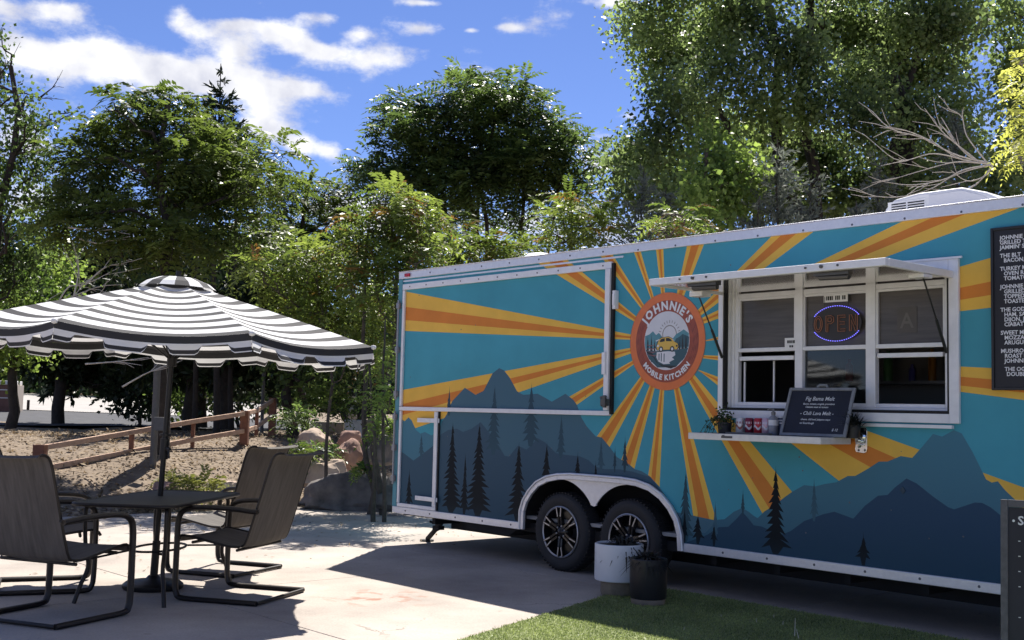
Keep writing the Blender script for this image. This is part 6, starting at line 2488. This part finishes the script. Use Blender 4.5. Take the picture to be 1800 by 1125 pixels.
low_plant('feathery yellow green herb growing in the mulch behind the table', 345, 866, 15.6, .75, .42, 90, LF_PALE, 201)
low_plant('smaller pale herb left of the feathery herb behind the table', 300, 845, 16.6, .4, .26, 40, LF_PALE, 202)
low_plant('bright yellow green clump just behind the sunlit chair back', 522, 802, 16.6, .42, .34, 60, LF_SUMAC, 203)
low_plant('low dark green clump between the chair back and the red boulder', 560, 800, 17.2, .6, .22, 60, LF_HEAVEN, 204)
low_plant('small bright clump at the foot of the sapling', 640, 830, 15.5, .34, .16, 40, LF_LIME, 205)
low_plant('dark leafy clump behind the fence corner post', 520, 745, 19.5, .7, .5, 70, LF_HEAVEN, 206)
low_plant('light green bush beyond the rocks in front of the dark car', 575, 720, 22, 1.0, .9, 120, LF_SUMAC, 207)
low_plant('leafy clump beside the trailer corner under the sapling', 688, 760, 15, .5, .6, 80, LF_LIME, 208)

# ================================================================== ROCKS
ROCK_R = mat('red_sandstone', (0.22, 0.12, 0.09), .9, var=.0, vscale=2.5, bump=.8, bscale=9, col2=(0.42, 0.26, 0.20))
ROCK_P = mat('pink_sandstone', (0.34, 0.245, 0.185), .9, var=.0, vscale=2.5, bump=.7, bscale=9, col2=(0.54, 0.43, 0.34))
ROCK_D = mat('dark_rock', (0.050, 0.046, 0.044), .9, var=.0, vscale=3.5, bump=1.0, bscale=7, col2=(0.19, 0.165, 0.15), detail=8)
ROCK_G = mat('tan_stone', (0.25, 0.21, 0.17), .9, var=.0, vscale=2.5, bump=.7, bscale=10, col2=(0.40, 0.34, 0.28))


def rock(label, x0, x1, ytop, ybase, D, m, seed, depth=.7, flat=0.0, rot=0.0, name='boulder', group='boulders beside the patio'):
    c = at((x0+x1)/2, ybase, D)
    w = (x1-x0)*D/F_PX/2
    h = (ybase-ytop)*D/F_PX
    r = random.Random(seed)
    bm = bmesh.new()
    bmesh.ops.create_icosphere(bm, subdivisions=4, radius=1)
    planes = [(Vector((r.gauss(0, 1), r.gauss(0, 1), r.gauss(.2, .8))).normalized(), r.uniform(.66, .93)) for _ in range(9)]
    for v in bm.verts:
        n = v.co.normalized()
        d = 1.0
        for pn, pd in planes:
            k = n.dot(pn)
            if k > .15:
                d = min(d, pd/k)
        v.co = n*d
        v.co += n*(.13*noise.fractal(n*1.6+Vector((seed, 0, 0)), .8, 2.1, 5)+.05*noise.noise(Vector((n.x*3, n.y*3, n.z*13+seed))))
    zs = [v.co.z for v in bm.verts]
    xs = [v.co.x for v in bm.verts]
    zt = max(zs)
    xm = max(abs(min(xs)), max(xs))
    mx = Matrix.Rotation(rot, 4, 'Z')
    for v in bm.verts:
        z = v.co.z
        z = z/zt*h if z > 0 else z*h*.35
        v.co = mx @ Vector((v.co.x/xm*w, v.co.y*w*depth, z))
        if flat:
            v.co.z = min(v.co.z, h*(1-flat))
    me = bpy.data.meshes.new(name)
    bm.to_mesh(me)
    bm.free()
    me.materials.append(m)
    me.shade_smooth()
    me.set_sharp_from_angle(angle=R_(35))
    o = bpy.data.objects.new(name, me)
    COL.objects.link(o)
    o.location = c
    return tag(o, label, 'boulder', group)


rock('long dark layered boulder lying along the patio edge left of the trailer', 525, 712, 826, 888, 16.2, ROCK_D, 3, .5)
rock('dark slab leaning against the long dark boulder near the trailer corner', 650, 725, 852, 886, 15.4, ROCK_D, 12, .6)
rock('pink sunlit boulder between the chair back and the red boulder', 528, 624, 800, 846, 17.0, ROCK_P, 5, .7, .15)
rock('reddish rounded boulder with sunlit cracks, largest of the back row', 574, 652, 770, 822, 17.6, ROCK_R, 7, .8)
rock('dark shaded boulder behind the sapling trunk', 636, 702, 764, 806, 17.4, ROCK_D, 9, .8)
rock('pale rubble topped boulder behind the bright yellow green clump', 518, 588, 752, 780, 18.8, ROCK_P, 15, .7)
rock('flat dark stone above the red boulder', 592, 640, 752, 778, 18.6, ROCK_R, 17, .7, .2)
rock('grey tan boulder at the left edge beyond the fence', -30, 32, 762, 784, 21, ROCK_G, 21, .7)
rock('small tan stone beside the left edge boulder', 40, 72, 774, 786, 21, ROCK_G, 22, .7)
rock('flat pink flagstone in the mulch behind the table', 205, 300, 862, 876, 15.3, ROCK_P, 25, 1.0, .5)
rock('flat pink flagstone beside the feathery herb', 365, 420, 838, 858, 16.2, ROCK_P, 26, .9, .4)
rock('small red stone left of the feathery herb', 268, 312, 842, 858, 16.0, ROCK_R, 27, .8, .3)

# ================================================================== FENCE, POSTS, FAR THINGS
WOOD = mat('fence_post_wood', (0.20, 0.085, 0.05), .85, var=.25, vscale=10, bump=.3, bscale=40)
WOOD_R = mat('fence_rail_wood_toplit', (0.50, 0.33, 0.23), .85, var=.2, vscale=10, bump=.3, bscale=40)  # paler than the posts: light on the rail tops put into the colour


def build_fence():
    P = [at(71, 788, 16.5), at(232, 760, 18.3), at(340, 741, 19.3), at(431, 727, 20.2), at(452, 722, 21.3), at(480, 704, 22.8)]
    tops = [p[2] for p in P]
    t = thing('rail_fence', 'low reddish wooden rail fence turning a corner behind the patio', 'fence', tuple(P[0]*[1, 1, 0]+[0, 0, float(ground_z(P[0][0], P[0][1]))]))
    b0 = np.array(t.location)
    for i, (p, w) in enumerate(zip(P, (.16, .07, .06, .14, .06, .13))):
        g = float(ground_z(p[0], p[1]))
        hx = w/2
        b = MB().box(p[0]-hx-b0[0], p[0]+hx-b0[0], p[1]-hx-b0[1], p[1]+hx-b0[1], g-.1-b0[2], p[2]+(.05 if w > .1 else -.02)-b0[2])
        b.build('post', WOOD, t, bevel=.008)
    for lo in (0.0, .30):
        for i in range(len(P)-1):
            a, c = P[i]-b0-[0, 0, lo-.0], P[i+1]-b0-[0, 0, lo]
            d = np.array([0, -.05, 0])
            MB().beam(a+d, c+d, .05, .075).build('rail', WOOD_R, t, bevel=.006)


build_fence()

STEEL = mat('grey_steel_post', (.12, .115, .11), .6, .3, var=.2, vscale=8)


def far_posts():
    p0, p1 = at(269, 812, 17.6), at(278, 618, 17.6)
    t = thing('metal_post', 'grey round metal post with a small box, just left of the umbrella pole', 'post', tuple(p0))
    MB().tube([(0, 0, -.1), tuple(p1-p0)], .052, 12).build('pole', STEEL, t, smooth=50)
    q = at(279, 745, 17.5)-p0
    MB().box(q[0]-.05, q[0]+.10, q[1]-.10, q[1]-.055, q[2]-.10, q[2]+.10).build('meter_box', STEEL, t, bevel=.006)
    p0, p1 = at(461, 735, 24), at(464, 640, 24)
    t = thing('metal_post', 'thin grey metal post rising behind the fence corner', 'post', tuple(p0))
    MB().tube([(0, 0, -.3), tuple(p1-p0)], .035, 10).build('pole', STEEL, t, smooth=50)
    # low wall of pale blocks and a white block
    for i, (x0, x1, yt, yb, D, c, nm, lab, cat) in enumerate([(604, 633, 738, 775, 23, (.62, .60, .57), 'white_block', 'small white painted block standing between the rocks and the dark car', 'block'),
                                                          (632, 702, 738, 756, 23.6, (.36, .31, .22), 'stone_block', 'long tan stone block lying beside the white block', 'block'),
                                                          (545, 604, 741, 756, 24.5, (.33, .29, .23), 'stone_block', 'low tan stone block left of the white block', 'block')]):
        a = at(x0, yb, D)
        w, h = (x1-x0)*D/F_PX, (yb-yt)*D/F_PX
        m = mat('%s_%d' % (nm, i), c, .9, var=.15, vscale=4, bump=.4, bscale=20)
        o = MB().box(0, w, 0, .5, -.4, h).build(nm, m, None, bevel=.02, loc=tuple(a))
        tag(o, lab, cat)
    # kiosk at the far left
    D = 36
    a = at(-42, 722, D)
    t = thing('utility_box', 'low reddish brown box with pale lid beside the driveway at the left edge', 'utility box', tuple(a), R_(12))
    KB = mat('kiosk_brown', (.17, .085, .065), .85, var=.2, vscale=5)
    KW = mat('kiosk_pale', (.66, .64, .60), .7, var=.08)
    MB().box(0, 1.05, 0, 1.0, -.6, .82).build('body', KB, t, bevel=.01)
    MB().box(-.03, 1.10, -.06, 1.05, .822, .95).build('lid', KW, t, bevel=.02)
    MB().box(1.052, 1.16, -.05, 1.0, -.6, .82).build('side_panel', mat('kiosk_tan', (.40, .34, .28), .8), t, bevel=.01)
    for z in (.15, .40, .65):
        MB().box(.08, .98, -.012, -.001, z, z+.03).build('band', KW if z > .3 else KB, t)
    # short dark bollard
    a = at(49, 722, 38)
    t = thing('bollard', 'thin dark bollard on the bright driveway at left', 'bollard', tuple(a))
    MB().tube([(0, 0, -.3), (0, 0, .35)], .045, 10).build('pole', BARK_D, t)


far_posts()


def build_car():
    p = at(560, 742, 29)
    t = thing('parked_car', 'dark parked car with pale stripe half hidden behind foliage beyond the rocks', 'car', (p[0], p[1], p[2]-.05), R_(4))
    PAINT = mat('car_black', (.014, .015, .018), .25, .2, coat=.4)
    GLS = mat('car_glass', (.05, .11, .13), .08, .0)
    side = [(0, .28), (.05, .62), (.35, .78), (1.15, .90), (1.65, 1.42), (3.1, 1.46), (3.75, 1.0), (4.35, .92), (4.45, .55), (4.4, .28)]
    MB().prism(side, 0, 1.75).build('body', PAINT, t, bevel=.05)
    MB().prism([(1.35, .95), (1.75, 1.36), (2.35, 1.39), (2.35, .97)], -.012, -.004).build('window', GLS, t)
    MB().prism([(2.45, .97), (2.45, 1.39), (3.05, 1.38), (3.5, 1.0)], -.012, -.004).build('window', GLS, t)
    MB().box(.1, 4.35, -.014, -.004, .66, .71).build('side_stripe', mat('car_trim', (.5, .5, .5), .3, .6), t)
    for x in (.85, 3.55):
        w = MB().lathe([(.0001, -.03), (.18, -.03), (.2, -.05), (.31, -.05), (.33, -.02), (.33, .18), (.0001, .18)], (x, 0, .30), 'y', 28).build('wheel', mat('tyre_rubber', (.02, .02, .02), .7), t, smooth=40)
        MB().lathe([(.0001, -.045), (.17, -.04), (.19, -.031)], (x, 0, .30), 'y', 20).build('rim', mat('machined_rim', (.6, .6, .6), .3), w, smooth=40)
    for x in (.02,):
        MB().box(-.012, .06, .15, .45, .60, .72).build('headlight', mat('lamp_glass', (.6, .6, .6), .1), t, bevel=.01)


build_car()


def build_far_woods():
    """tree belt far beyond the road, read as one mass"""
    r = np.random.default_rng(77)
    n = 42000
    az = r.uniform(-.85, .95, n)
    D = r.uniform(62, 78, n)
    hgt = 5.5+2.2*np.sin(az*23)+1.6*np.sin(az*51+1)+1.0*np.sin(az*97)
    z = 1.5+r.random(n)**.8*hgt
    P = np.stack([np.sin(az)*D, np.cos(az)*D, z], 1)
    P[:, 2] += ground_z(P[:, 0], P[:, 1])-1.6
    tint = np.clip(r.normal(.35, .2, n)+.25*np.sin(az*60+z), 0, 1)
    o = quads_mesh('far_woods', P, rand_dirs(n, r), rand_dirs(n, r), r.uniform(.5, .9, n), r.uniform(.35, .6, n), tint, LF_HEAVEN, kind='stuff')
    o['label'] = 'belt of dark woods far beyond the driveway'


build_far_woods()
